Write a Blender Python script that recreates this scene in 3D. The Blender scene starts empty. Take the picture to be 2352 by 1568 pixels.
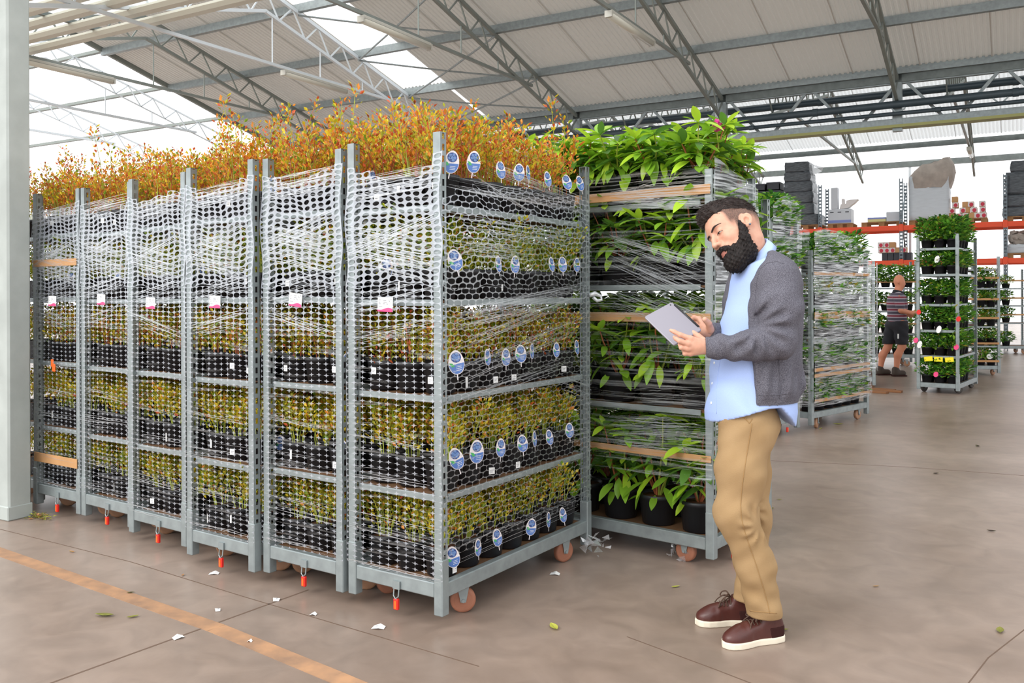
import bpy, bmesh, math, random
import numpy as np
from mathutils import Vector, Matrix

SC = bpy.context.scene
COL = SC.collection
# ---------------------------------------------------------------- camera
F_PX, CX, CY, CAM_H, ROLL = 2007.0, 1176.0, 674.55, 1.42, -0.00368
YAW = math.radians(30.0)                    # building axes are turned 30 degrees from the view axis
cam_data = bpy.data.cameras.new('camera')
cam = bpy.data.objects.new('camera', cam_data)
COL.objects.link(cam)
cam_data.sensor_width = 36.0
cam_data.lens = F_PX / 2352.0 * 36.0
cam_data.shift_y = -(784.0 - CY) / 2352.0
cam_data.clip_end = 300.0
cam.matrix_world = Matrix.Translation((0, 0, CAM_H)) @ Matrix.Rotation(YAW, 4, 'Z') @ Matrix.Rotation(math.pi / 2, 4, 'X') @ Matrix.Rotation(ROLL, 4, 'Z')
SC.camera = cam
# ---------------------------------------------------------------- sky and exposure
world = bpy.data.worlds.new('world')
SC.world = world
world.use_nodes = True
wn = world.node_tree
bg = wn.nodes['Background']
bg.inputs['Color'].default_value = (0.96, 0.98, 1.0, 1)
bg.inputs['Strength'].default_value = 1.9
sun_d = bpy.data.lights.new('sun', 'SUN')
sun_d.energy = 1.9
sun_d.angle = math.radians(35)
sun_d.color = (1.0, 0.97, 0.92)
sun = bpy.data.objects.new('sun', sun_d)
COL.objects.link(sun)
sun.rotation_euler = (math.radians(56), 0, math.radians(-22))
SC.view_settings.view_transform = 'Standard'
SC.view_settings.look = 'None'
SC.view_settings.exposure = 0.0
SC.view_settings.gamma = 1.0
SC.view_settings.use_curve_mapping = False
SC.cycles.transparent_max_bounces = 24
SC.cycles.max_bounces = 6
SC.cycles.diffuse_bounces = 3
SC.cycles.glossy_bounces = 3

# ---------------------------------------------------------------- coordinates
def c2w(x, y, z=0.0):                       # view-aligned metres -> world
    c, s = math.cos(YAW), math.sin(YAW)
    return Vector((x * c - y * s, x * s + y * c, z))
def ray(px, py):                            # view-aligned direction of a photo position
    u, v = px - CX, py - CY
    cr, sr = math.cos(ROLL), math.sin(ROLL)
    u0, v0 = u * cr + v * sr, -u * sr + v * cr
    return Vector((u0 / F_PX, 1.0, -v0 / F_PX))
def at_depth(px, py, d):
    r = ray(px, py)
    return c2w(r.x * d, d, CAM_H + r.z * d)
def at_z(px, py, z=0.0):
    r = ray(px, py)
    return at_depth(px, py, (z - CAM_H) / r.z)
def at_Y(px, py, Y):
    r = ray(px, py)
    w = c2w(r.x, 1.0)
    return at_depth(px, py, Y / w.y)

# ---------------------------------------------------------------- objects
def tag(o, label=None, cat=None, group=None, kind=None):
    if label: o['label'] = label
    if cat: o['category'] = cat
    if group: o['group'] = group
    if kind: o['kind'] = kind
    return o
def empty(name, loc=(0, 0, 0), rz=0.0, label=None, cat=None, group=None, kind=None):
    o = bpy.data.objects.new(name, None)
    o.empty_display_size = 0.1
    COL.objects.link(o)
    o.location = loc
    o.rotation_euler = (0, 0, rz)
    return tag(o, label, cat, group, kind)
def place(name, mesh, parent=None, loc=(0, 0, 0), rot=(0, 0, 0), scale=None):
    o = bpy.data.objects.new(name, mesh)
    COL.objects.link(o)
    o.location = loc
    o.rotation_euler = rot
    if scale is not None: o.scale = scale
    if parent is not None: o.parent = parent
    return o

class MB:
    """collects shapes into one mesh"""
    def __init__(self):
        self.v, self.f, self.m = [], [], []
    def add(self, verts, faces, mi=0, M=None):
        b = len(self.v)
        if M is not None: verts = [M @ Vector(p) for p in verts]
        self.v.extend([tuple(p) for p in verts])
        for q in faces:
            self.f.append(tuple(b + i for i in q)); self.m.append(mi)
        return self
    def box(self, lo, hi, mi=0, M=None):
        x0, y0, z0 = lo; x1, y1, z1 = hi
        return self.add([(x0,y0,z0),(x1,y0,z0),(x1,y1,z0),(x0,y1,z0),(x0,y0,z1),(x1,y0,z1),(x1,y1,z1),(x0,y1,z1)],
                 [(3,2,1,0),(4,5,6,7),(0,1,5,4),(1,2,6,5),(2,3,7,6),(3,0,4,7)], mi, M)
    def cbox(self, c, s, mi=0, M=None):
        return self.box([c[i] - s[i] / 2 for i in range(3)], [c[i] + s[i] / 2 for i in range(3)], mi, M)
    def bbox(self, lo, hi, b, mi=0, M=None):
        """box with chamfered edges"""
        x0,y0,z0=lo; x1,y1,z1=hi
        V=[];idx={}
        for i,x in enumerate((x0,x1)):
            for j,y in enumerate((y0,y1)):
                for k,z in enumerate((z0,z1)):
                    sx,sy,sz=(1-2*i)*b,(1-2*j)*b,(1-2*k)*b
                    idx[i,j,k]=len(V)
                    V+=[(x,y+sy,z+sz),(x+sx,y,z+sz),(x+sx,y+sy,z)]
        bm=bmesh.new()
        for p in V: bm.verts.new(p)
        r=bmesh.ops.convex_hull(bm,input=bm.verts[:])
        bm.verts.index_update(); 
        self.add([v.co.copy() for v in bm.verts],[[v.index for v in f.verts] for f in bm.faces],mi,M)
        bm.free(); return self
    def bar(self, a, b, w, h=None, mi=0, up=(0, 0, 1)):
        """rectangular bar from a to b"""
        a, b = Vector(a), Vector(b); h = h or w
        d = (b - a).normalized(); up = Vector(up)
        if abs(d.dot(up)) > 0.98: up = Vector((0, 1, 0))
        s = d.cross(up).normalized(); t = s.cross(d).normalized()
        V = []
        for p in (a, b):
            V += [p - s*w/2 - t*h/2, p + s*w/2 - t*h/2, p + s*w/2 + t*h/2, p - s*w/2 + t*h/2]
        return self.add(V, [(0,1,2,3)[::-1], (4,5,6,7), (0,1,5,4)[::1], (1,2,6,5), (2,3,7,6), (3,0,4,7)], mi)
    def tube(self, pts, r, n=6, mi=0, cap=True):
        pts = [Vector(p) for p in pts]; N = len(pts)
        rs = r if isinstance(r, (list, tuple)) else [r] * N
        V = []; prev = None
        for i, p in enumerate(pts):
            d = (pts[min(i + 1, N - 1)] - pts[max(i - 1, 0)])
            d = d.normalized() if d.length > 1e-9 else Vector((0, 0, 1))
            if prev is None:
                a = Vector((0, 0, 1)) if abs(d.z) < 0.9 else Vector((1, 0, 0))
                s = d.cross(a).normalized()
            else:
                s = (prev - d * prev.dot(d))
                s = s.normalized() if s.length > 1e-6 else d.orthogonal().normalized()
            prev = s; t = d.cross(s)
            for k in range(n):
                an = 2 * math.pi * k / n
                V.append(p + (s * math.cos(an) + t * math.sin(an)) * rs[i])
        Fc = []
        for i in range(N - 1):
            for k in range(n):
                k2 = (k + 1) % n
                Fc.append((i*n + k, i*n + k2, (i+1)*n + k2, (i+1)*n + k))
        if cap:
            Fc.append(tuple(range(n))[::-1]); Fc.append(tuple((N-1)*n + k for k in range(n)))
        return self.add(V, Fc, mi)
    def lathe(self, prof, n=14, mi=0, M=None, mats=None):
        V = []; Fc = []; ms = []
        for r, z in prof:
            for k in range(n):
                a = 2*math.pi*k/n
                V.append((r*math.cos(a), r*math.sin(a), z))
        b = len(self.v)
        for i in range(len(prof)-1):
            for k in range(n):
                k2 = (k+1) % n
                Fc.append((i*n+k, i*n+k2, (i+1)*n+k2, (i+1)*n+k))
        self.add(V, Fc, mi, M)
        return self
    def disc(self, c, r, n=14, mi=0, M=None):
        V = [(c[0]+r*math.cos(2*math.pi*k/n), c[1]+r*math.sin(2*math.pi*k/n), c[2]) for k in range(n)]
        return self.add(V, [tuple(range(n))], mi, M)
    def poly(self, pts, mi=0, M=None):
        return self.add(pts, [tuple(range(len(pts)))], mi, M)
    def prism(self, outline, z0, z1, mi=0, M=None):
        n = len(outline)
        V = [(x, y, z0) for x, y in outline] + [(x, y, z1) for x, y in outline]
        Fc = [tuple(range(n))[::-1], tuple(range(n, 2*n))] + [(i, (i+1) % n, n+(i+1) % n, n+i) for i in range(n)]
        return self.add(V, Fc, mi, M)
    def mesh(self, name, mats, smooth=False):
        me = bpy.data.meshes.new(name)
        me.from_pydata(self.v, [], self.f)
        for m in (mats if isinstance(mats, (list, tuple)) else [mats]): me.materials.append(m)
        me.polygons.foreach_set('material_index', self.m)
        if smooth: me.polygons.foreach_set('use_smooth', [True] * len(self.f))
        me.update()
        return me
    def build(self, name, mats, parent=None, loc=(0, 0, 0), rot=(0, 0, 0), smooth=False):
        return place(name, self.mesh(name, mats, smooth), parent, loc, rot)

# ---------------------------------------------------------------- materials
def lin(c):
    return tuple(((x/255)/12.92 if x/255 <= 0.04045 else (((x/255)+0.055)/1.055)**2.4) for x in c)
def mat(name, rgb, rough=0.6, metal=0.0, spec=0.5, var=0.0, vscale=8.0, bump=0.0, bscale=60.0, vrgb=None, trans=0.0, stretch=None):
    m = bpy.data.materials.new(name); m.use_nodes = True
    nt = m.node_tree; b = nt.nodes['Principled BSDF']
    c = lin(rgb)
    b.inputs['Base Color'].default_value = (*c, 1)
    b.inputs['Roughness'].default_value = rough
    b.inputs['Metallic'].default_value = metal
    b.inputs['Specular IOR Level'].default_value = spec
    if var or bump:
        tc = nt.nodes.new('ShaderNodeTexCoord'); src = tc.outputs['Object']
        if stretch:
            mp = nt.nodes.new('ShaderNodeMapping'); mp.inputs['Scale'].default_value = stretch
            nt.links.new(src, mp.inputs['Vector']); src = mp.outputs['Vector']
        if var:
            nz = nt.nodes.new('ShaderNodeTexNoise'); nz.inputs['Scale'].default_value = vscale; nz.inputs['Detail'].default_value = 6
            nt.links.new(src, nz.inputs['Vector'])
            rp = nt.nodes.new('ShaderNodeValToRGB')
            c2 = lin(vrgb) if vrgb else tuple(x*(1-var) for x in c)
            rp.color_ramp.elements[0].position = 0.32; rp.color_ramp.elements[1].position = 0.68
            rp.color_ramp.elements[0].color = (*c2, 1); rp.color_ramp.elements[1].color = (*c, 1)
            nt.links.new(nz.outputs['Fac'], rp.inputs['Fac']); nt.links.new(rp.outputs['Color'], b.inputs['Base Color'])
        if bump:
            n2 = nt.nodes.new('ShaderNodeTexNoise'); n2.inputs['Scale'].default_value = bscale; n2.inputs['Detail'].default_value = 4
            nt.links.new(src, n2.inputs['Vector'])
            bp = nt.nodes.new('ShaderNodeBump'); bp.inputs['Strength'].default_value = bump; bp.inputs['Distance'].default_value = 0.004
            nt.links.new(n2.outputs['Fac'], bp.inputs['Height']); nt.links.new(bp.outputs['Normal'], b.inputs['Normal'])
    if trans:
        b.inputs['Transmission Weight'].default_value = trans
    return m
def leaf_mat(name, rgb, rough=0.45, transl=0.35, var=0.25):
    """a leaf: diffuse, light passing through, a soft sheen"""
    m = bpy.data.materials.new(name); m.use_nodes = True
    nt = m.node_tree; b = nt.nodes['Principled BSDF']; out = nt.nodes['Material Output']
    c = lin(rgb)
    b.inputs['Roughness'].default_value = rough
    oi = nt.nodes.new('ShaderNodeObjectInfo'); gm = nt.nodes.new('ShaderNodeNewGeometry')
    ad = nt.nodes.new('ShaderNodeMath'); ad.operation = 'ADD'
    nt.links.new(oi.outputs['Random'], ad.inputs[0]); nt.links.new(gm.outputs['Random Per Island'], ad.inputs[1])
    fr = nt.nodes.new('ShaderNodeMath'); fr.operation = 'FRACT'; nt.links.new(ad.outputs[0], fr.inputs[0])
    rp = nt.nodes.new('ShaderNodeValToRGB')
    rp.color_ramp.elements[0].color = (*[x*(1-var) for x in c], 1); rp.color_ramp.elements[1].color = (*[min(1, x*(1+var)) for x in c], 1)
    nt.links.new(fr.outputs[0], rp.inputs['Fac']); nt.links.new(rp.outputs['Color'], b.inputs['Base Color'])
    tr = nt.nodes.new('ShaderNodeBsdfTranslucent'); nt.links.new(rp.outputs['Color'], tr.inputs['Color'])
    mx = nt.nodes.new('ShaderNodeMixShader'); mx.inputs[0].default_value = transl
    nt.links.new(b.outputs[0], mx.inputs[1]); nt.links.new(tr.outputs[0], mx.inputs[2]); nt.links.new(mx.outputs[0], out.inputs['Surface'])
    return m
def film_mat(name, alpha_lo, alpha_hi, stretch=(1.5, 1, 70), scale=1.0, p0=0.45, p1=0.75, rough=0.18, tint=(235, 240, 245), gloss=0.5):
    """clear stretch film: mostly see-through, with drawn-out shiny creases"""
    m = bpy.data.materials.new(name); m.use_nodes = True
    nt = m.node_tree; out = nt.nodes['Material Output']; nt.nodes.remove(nt.nodes['Principled BSDF'])
    tr = nt.nodes.new('ShaderNodeBsdfTransparent')
    gl = nt.nodes.new('ShaderNodeBsdfGlossy'); gl.inputs['Roughness'].default_value = rough
    df = nt.nodes.new('ShaderNodeBsdfDiffuse'); df.inputs['Color'].default_value = (*lin(tint), 1)
    tl = nt.nodes.new('ShaderNodeBsdfTranslucent'); tl.inputs['Color'].default_value = (*lin(tint), 1)
    m0 = nt.nodes.new('ShaderNodeMixShader'); m0.inputs[0].default_value = 0.3
    nt.links.new(df.outputs[0], m0.inputs[1]); nt.links.new(tl.outputs[0], m0.inputs[2])
    m1 = nt.nodes.new('ShaderNodeMixShader'); m1.inputs[0].default_value = gloss
    nt.links.new(m0.outputs[0], m1.inputs[1]); nt.links.new(gl.outputs[0], m1.inputs[2])
    mx = nt.nodes.new('ShaderNodeMixShader')
    nt.links.new(tr.outputs[0], mx.inputs[1]); nt.links.new(m1.outputs[0], mx.inputs[2])
    if alpha_hi == alpha_lo:
        mx.inputs[0].default_value = alpha_hi
    else:
        tc = nt.nodes.new('ShaderNodeTexCoord'); mp = nt.nodes.new('ShaderNodeMapping'); mp.inputs['Scale'].default_value = stretch
        nt.links.new(tc.outputs['Object'], mp.inputs['Vector'])
        nz = nt.nodes.new('ShaderNodeTexNoise'); nz.inputs['Scale'].default_value = scale; nz.inputs['Detail'].default_value = 5; nz.inputs['Distortion'].default_value = 0.4
        nt.links.new(mp.outputs['Vector'], nz.inputs['Vector'])
        mr = nt.nodes.new('ShaderNodeMapRange'); mr.inputs['From Min'].default_value = p0; mr.inputs['From Max'].default_value = p1
        mr.inputs['To Min'].default_value = alpha_lo; mr.inputs['To Max'].default_value = alpha_hi
        nt.links.new(nz.outputs['Fac'], mr.inputs['Value']); nt.links.new(mr.outputs[0], mx.inputs[0])
    nt.links.new(mx.outputs[0], out.inputs['Surface'])
    return m

M = {}
M['galv'] = mat('galvanised_steel', (152, 161, 162), 0.42, 0.35, 0.5, 0.22, 18)
M['galv_dark'] = mat('dull_steel', (120, 128, 126), 0.5, 0.4, 0.5, 0.25, 10)
M['truss'] = mat('truss_steel', (142, 149, 144), 0.5, 0.3, 0.5, 0.12, 4)
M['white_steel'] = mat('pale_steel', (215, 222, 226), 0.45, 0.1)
M['pipe'] = mat('dark_pipe', (62, 76, 84), 0.45, 0.1, 0.5, 0.15, 3)
M['pot'] = mat('black_plastic_pot', (30, 31, 35), 0.5)
M['soil'] = mat('potting_soil', (92, 62, 44), 0.95, 0, 0.1, 0.5, 60)
M['board'] = mat('brown_plywood', (120, 88, 62), 0.7, 0, 0.3, 0.25, 6)
M['card'] = mat('brown_cardboard', (196, 150, 104), 0.85, 0, 0.2, 0.15, 8)
M['white'] = mat('white_paper', (240, 240, 238), 0.7)
M['pink'] = mat('pink_print', (236, 74, 130), 0.6)
M['ink'] = mat('grey_ink', (120, 122, 130), 0.7)
M['red'] = mat('red_plastic', (226, 44, 36), 0.4)
M['orange'] = mat('orange_plastic', (240, 104, 30), 0.5)
M['yellow'] = mat('yellow_card', (242, 222, 30), 0.6)
M['tag_white'] = mat('tag_white', (226, 218, 218), 0.45)
M['tag_blue'] = mat('tag_blue', (78, 116, 182), 0.4)
M['berry'] = mat('berry_print', (48, 72, 132), 0.4)
M['berry_hi'] = mat('berry_highlight_print', (104, 136, 188), 0.4)
M['tag_green'] = mat('tag_green', (70, 170, 96), 0.45)
M['wheel'] = mat('tan_wheel', (176, 132, 102), 0.5, 0, 0.4, 0.25, 14)
M['wheel_red'] = mat('red_brown_tyre', (164, 108, 84), 0.55, 0, 0.4, 0.2, 14)
M['wheel_dark'] = mat('dark_wheel', (70, 66, 62), 0.6)
M['stem_brown'] = mat('brown_twig', (128, 84, 50), 0.7)
M['stem_green'] = mat('green_twig', (150, 160, 60), 0.6)
M['stem_red'] = mat('red_twig', (158, 86, 52), 0.65)
L_ = {'yellow': leaf_mat('leaf_yellow', (220, 196, 48)), 'olive': leaf_mat('leaf_olive', (166, 168, 40)), 'green': leaf_mat('leaf_green', (112, 146, 38)),
      'orange': leaf_mat('leaf_orange', (222, 142, 50)), 'red': leaf_mat('leaf_red', (200, 92, 50)), 'brown': leaf_mat('leaf_brown', (150, 96, 44))}
M['net'] = film_mat('perforated_film', 0.62, 0.62, gloss=0.35, rough=0.22, tint=(214, 221, 234))
M['net_low'] = film_mat('perforated_film_loose', 0.6, 0.6, gloss=0.35, rough=0.22, tint=(214, 221, 234))
M['strand'] = film_mat('film_strand', 0.7, 0.7, gloss=0.45, rough=0.15)
M['strand_soft'] = film_mat('film_strand_soft', 0.35, 0.35, gloss=0.45, rough=0.15)
# ================================================================ the hall
ZG, SL = 4.96, 0.26                          # gutter height, roof slope
YG, YR1, YE = 15.3, 9.95, 26.0               # gutter line, ridge of the near bay, far eave
XL, XR = -15.3, 12.0                         # gable end, cut-off to the right
def roof_z(y):                               # near bay (far slope) and far bay (far slope)
    return ZG + SL * ((YG - y) if y <= YG else (YE - y))

# floor
def floor_material():
    m = bpy.data.materials.new('brown_concrete'); m.use_nodes = True
    nt = m.node_tree; b = nt.nodes['Principled BSDF']
    tc = nt.nodes.new('ShaderNodeTexCoord')
    n1 = nt.nodes.new('ShaderNodeTexNoise'); n1.inputs['Scale'].default_value = 0.55; n1.inputs['Detail'].default_value = 8; n1.inputs['Roughness'].default_value = 0.62
    nt.links.new(tc.outputs['Object'], n1.inputs['Vector'])
    rp = nt.nodes.new('ShaderNodeValToRGB')
    e = rp.color_ramp.elements
    e[0].position = 0.3; e[0].color = (*lin((127, 108, 95)), 1)
    e[1].position = 0.72; e[1].color = (*lin((165, 147, 135)), 1)
    nt.links.new(n1.outputs['Fac'], rp.inputs['Fac'])
    n2 = nt.nodes.new('ShaderNodeTexNoise'); n2.inputs['Scale'].default_value = 5.0; n2.inputs['Detail'].default_value = 9; n2.inputs['Distortion'].default_value = 1.2
    nt.links.new(tc.outputs['Object'], n2.inputs['Vector'])
    mr = nt.nodes.new('ShaderNodeMapRange'); mr.inputs['To Min'].default_value = 0.86; mr.inputs['To Max'].default_value = 1.10
    mr.inputs['From Min'].default_value = 0.3; mr.inputs['From Max'].default_value = 0.7
    nt.links.new(n2.outputs['Fac'], mr.inputs['Value'])
    mx = nt.nodes.new('ShaderNodeMix'); mx.data_type = 'RGBA'; mx.blend_type = 'MULTIPLY'; mx.inputs[0].default_value = 1.0
    nt.links.new(rp.outputs['Color'], mx.inputs[6]); nt.links.new(mr.outputs[0], mx.inputs[7])
    nt.links.new(mx.outputs[2], b.inputs['Base Color'])
    b.inputs['Roughness'].default_value = 0.34
    b.inputs['Specular IOR Level'].default_value = 0.6
    bp = nt.nodes.new('ShaderNodeBump'); bp.inputs['Strength'].default_value = 0.12; bp.inputs['Distance'].default_value = 0.01
    nt.links.new(n2.outputs['Fac'], bp.inputs['Height']); nt.links.new(bp.outputs['Normal'], b.inputs['Normal'])
    return m
M['floor'] = floor_material()
floor = MB().box((-34, -10, -0.2), (22, 46, 0)).build('floor', M['floor'])
floor['kind'] = 'structure'
M['line'] = mat('worn_tan_paint', (186, 142, 106), 0.7, 0, 0.3, 0.25, 9, vrgb=(146, 116, 94))
M['joint'] = mat('dark_joint', (104, 84, 70), 0.9)
def floor_strip(name, pxs, w, m, z=0.001):
    P = [at_z(*p) for p in pxs]
    mb = MB()
    for a, b in zip(P[:-1], P[1:]):
        d = (b - a).normalized(); s = Vector((-d.y, d.x, 0)) * w / 2
        mb.add([a - s + Vector((0,0,z)), b - s + Vector((0,0,z)), b + s + Vector((0,0,z)), a + s + Vector((0,0,z)),
                a - s, b - s, b + s, a + s], [(0,1,2,3),(0,4,5,1),(1,5,6,2),(2,6,7,3),(3,7,4,0)])
    o = mb.build(name, m, floor)
    return o
floor_strip('painted_line', [(-60, 1246), (497, 1442), (767, 1553), (900, 1610)], 0.085, M['line'], 0.0015)
floor_strip('floor_joint', [(60, 1589), (709, 1354)], 0.010, M['joint'], 0.0008)
floor_strip('floor_joint', [(-40, 1205), (300, 1290), (560, 1370), (1100, 1530)], 0.006, M['joint'], 0.0008)
floor_strip('floor_joint', [(1440, 1462), (1640, 1536), (1780, 1590)], 0.006, M['joint'], 0.0008)
floor_strip('floor_joint', [(2352, 1092), (2080, 1072), (1690, 1054)], 0.008, M['joint'], 0.0008)
floor_strip('floor_joint', [(2200, 1600), (2270, 1510), (2360, 1440)], 0.005, M['joint'], 0.0008)

# concrete pillar by the camera
pil = empty('pillar', (0, 0, 0), kind='structure', label='pale grey square pillar standing at the end of the trolley row')
M['pillar'] = mat('pale_concrete', (178, 184, 180), 0.75, 0, 0.3, 0.16, 5, 0.2, 40)
pc = at_z(20, 1197)
pm = MB().bbox((pc.x - 0.42, pc.y, 0), (pc.x, pc.y + 0.15, 6.0), 0.012)
pm.build('shaft', M['pillar'], pil)
MB().bbox((pc.x - 0.43, pc.y - 0.008, 0), (pc.x + 0.004, pc.y + 0.156, 0.09), 0.006).build('footing', M['pillar'], pil)

# roof sheets: corrugated panels, each a part of the ceiling
def sheet_mat(name, rgb, through):
    m = mat(name, rgb, 0.6, 0.0, 0.3)
    nt = m.node_tree; b = nt.nodes['Principled BSDF']; out = nt.nodes['Material Output']
    tl = nt.nodes.new('ShaderNodeBsdfTranslucent'); tl.inputs['Color'].default_value = (*lin(rgb), 1)
    mx = nt.nodes.new('ShaderNodeMixShader'); mx.inputs[0].default_value = through
    nt.links.new(b.outputs[0], mx.inputs[1]); nt.links.new(tl.outputs[0], mx.inputs[2]); nt.links.new(mx.outputs[0], out.inputs['Surface'])
    return m
M['sheet'] = sheet_mat('grey_roof_sheet', (208, 206, 200), 0.11)
M['sheet_far'] = sheet_mat('pale_roof_sheet', (226, 228, 228), 0.45)
M['clear_sheet'] = film_mat('translucent_roof_sheet', 0.25, 0.25, gloss=0.08, tint=(250, 250, 250))
M['glass'] = film_mat('thin_glass', 0.06, 0.06, gloss=0.9, rough=0.02)
ceiling = empty('ceiling', kind='structure')
def sheet_mesh(w, y0, y1, ribs, m, z_of, depth=0.018):
    """one corrugated sheet, ribs running down the slope"""
    n = ribs * 4
    prof = []
    for i in range(ribs):
        for t, h in ((0, 0), (0.42, 0), (0.52, 1), (0.9, 1)):
            prof.append(((i + t) / ribs * w, h * depth))
    prof.append((w, 0)); prof.append((w, -0.012)); prof.append((w + 0.018, -0.012))
    V = [(x - 0.02, y, z_of(y) + h + 0.03) for y in (y0, y1) for x, h in prof]
    k = len(prof)
    mb = MB(); mb.add(V, [(i, i + k, i + k + 1, i + 1) for i in range(k - 1)])
    return mb.mesh('roof_sheet', m)
near_z = lambda y: ZG + SL * (YG - y)
near_sheet = sheet_mesh(1.0, YR1, YG + 0.05, 12, M['sheet'], near_z)
def cut_sheet(y0, y1, m, w=1.0, ribs=12): return sheet_mesh(w, y0, y1, ribs, m, near_z)
sky_lo = cut_sheet(YR1, 13.67, M['clear_sheet'], 0.92, 11)
sky_hi = cut_sheet(13.67, YG + 0.05, M['sheet'], 0.92, 11)
x = XL
while x < XR:
    if abs(x - (-10.3)) < 0.01:
        place('skylight_sheet', sky_lo, ceiling, (x, 0, 0)); place('roof_sheet', sky_hi, ceiling, (x, 0, 0))
    else:
        place('roof_sheet', near_sheet, ceiling, (x, 0, 0))
    x += 1.0
far_sheet = sheet_mesh(1.0, YG + (YE - YG) / 2, YE - 1.35, 12, M['sheet_far'], roof_z)
far_clear = sheet_mesh(1.0, YE - 1.35, YE + 0.2, 12, M['clear_sheet'], roof_z)
x = XL - 1.0
while x < XR + 4:
    place('roof_sheet', far_sheet, ceiling, (x, 0, 0))
    place('skylight_sheet', far_clear, ceiling, (x, 0, 0))
    x += 1.0
# near slope of the near bay, overhead
near_up = sheet_mesh(1.0, YR1 - 5.35, YR1, 12, M['clear_sheet'], lambda y: ZG + SL * (y - (YR1 - 5.35)))
x = XL
while x < XR:
    place('roof_sheet', near_up, ceiling, (x, 0, 0)); x += 1.0
# near slope of the far bay, above the gutter
far_up = sheet_mesh(1.0, YG, YG + (YE - YG) / 2, 12, M['sheet_far'], lambda y: ZG + SL * (y - YG))
x = XL - 1.0
while x < XR + 4:
    place('roof_sheet', far_up, ceiling, (x, 0, 0)); x += 1.0
# glass roof beyond the gable end
glass_sheet = MB().add([(0, YR1, roof_z(YR1)), (1.35, YR1, roof_z(YR1)), (1.35, YG, roof_z(YG)), (0, YG, roof_z(YG))], [(0, 1, 2, 3)]).mesh('glass_sheet', M['glass'])
for k in range(6): place('glass_sheet', glass_sheet, ceiling, (XL - 1.42 * (k + 1), 0, 0.03))
# purlins (cold-formed channels), joined to the ceiling
def purlin(y, x0, x1, m=None, h=0.11):
    z = roof_z(y) - h / 2
    mb = MB().box((x0, y - 0.03, z - h/2), (x1, y + 0.03, z + h/2 + 0.02)).box((x0, y + 0.03, z - h/2), (x1, y + 0.055, z - h/2 + 0.012))
    return mb.build('purlin', m or M['galv'], ceiling)
for y in (13.67, 12.19, 10.68): purlin(y, XL, XR)
for y in (24.8, 23.3, 21.8): purlin(y, XL - 1, XR + 4, M['galv_dark'])
for y in (13.67, 12.19, 10.68): purlin(y, XL - 8.5, XL - 0.02, M['truss'], 0.04)
gb = MB(); gb.bar((XL, YR1, roof_z(YR1)), (XL, YG, roof_z(YG)), 0.06, 0.09); gb.build('gable_rail', M['truss'], ceiling)

# lattice rafters: each truss is a thing of two chords, braces, tie rod and hangers
def slope_lattice(t, A, B, D, w, brace, m):
    MB().bar(A, B, w, w + 0.01).build('chord', m, t)
    MB().bar(A + D, B + D, w, w).build('chord', m, t)
    n = max(2, int(round((B - A).length / brace)))
    bm1 = MB().bar((0, 0, 0), (B - A) / n * 0.5 + D, 0.02).mesh('brace', m)
    bm2 = MB().bar((0, 0, 0), (B - A) / n * 0.5 - D, 0.022).mesh('brace', m)
    for i in range(n):
        p = A + (B - A) * i / n
        place('brace', bm1, t, p)
        place('brace', bm2, t, p + (B - A) / n * 0.5 + D)
def rafter(xp, ya, yb, zf, label, m, tie=None, hang=(), chord=0.36, brace=0.62, w=0.05, group=None):
    t = empty('roof_truss', (xp, ya, zf(ya)), 0, label, 'truss', group)
    o = Vector((xp, ya, zf(ya)))
    D = Vector((0, 0, -chord))
    A, B = Vector((xp, ya, zf(ya) - 0.12)) - o, Vector((xp, yb, zf(yb) - 0.12)) - o
    for B in (B, Vector((0, -B.y, B.z))):                              # both slopes of the roof
        slope_lattice(t, A, B, D, w, brace, m)
    if tie:
        zt, y0, y1 = tie
        MB().bar(Vector((xp, y0, zt)) - o, Vector((xp, y1, zt)) - o, 0.045).build('tie_rod', m, t)
        for y in hang:
            MB().tube([Vector((xp, y, zt)) - o, Vector((xp, y, zf(y) - 0.12 - chord)) - o], 0.012).build('hanger', m, t)
    return t
TX = [-13.05, -10.2, -7.35, -4.5, -1.65, 1.2, 4.05]
who = ['steel lattice rafter by the gable end above the farthest trolleys', 'steel lattice rafter beside the roof skylight, coloured pale as if skylit', 'grey lattice rafter above the tall orange bushes',
       'grey lattice rafter meeting the gutter above the white column', 'grey lattice rafter ending over the dark pipes, right of the column', 'lattice rafter second along from the column', 'lattice rafter third along from the column']
for i, xp in enumerate(TX):
    rafter(xp, YR1, YG, roof_z, who[i], M['white_steel'] if i == 1 else M['truss'], (5.07, 2 * YR1 - 13.46, 13.46), (12.3, 11.2, 10.1), group='roof trusses over the near bay')  # paler steel on the rafter by the skylight stands in for its light
for i, xp in enumerate((-9.2, -6.45, -3.7, -0.95, 1.8)):
    rafter(xp, YG + (YE - YG) / 2, YE, roof_z, ['thin lattice rafter of the far bay, behind the rhododendrons', 'thin lattice rafter of the far bay, left of the tall black stack', 'thin lattice rafter of the far bay, above the long white box',
           'thin lattice rafter of the far bay, right of the big white sack', 'thin lattice rafter of the far bay, past the black bales'][i], M['truss'], (4.85, YG + 1.3, YE - 1.3), (), group='roof trusses over the far bay')
for i, xp in enumerate((-15.95, -18.8)):
    rafter(xp, YR1, YG, roof_z, ['thin lattice rafter under the glass roof beyond the gable', 'last thin rafter under the glass roof, next to the pillar'][i], M['white_steel'], (5.07, 2 * YR1 - 13.46, 13.46), (12.3, 11.2), chord=0.3, w=0.022, group='rafters under the glass roof')
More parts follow.
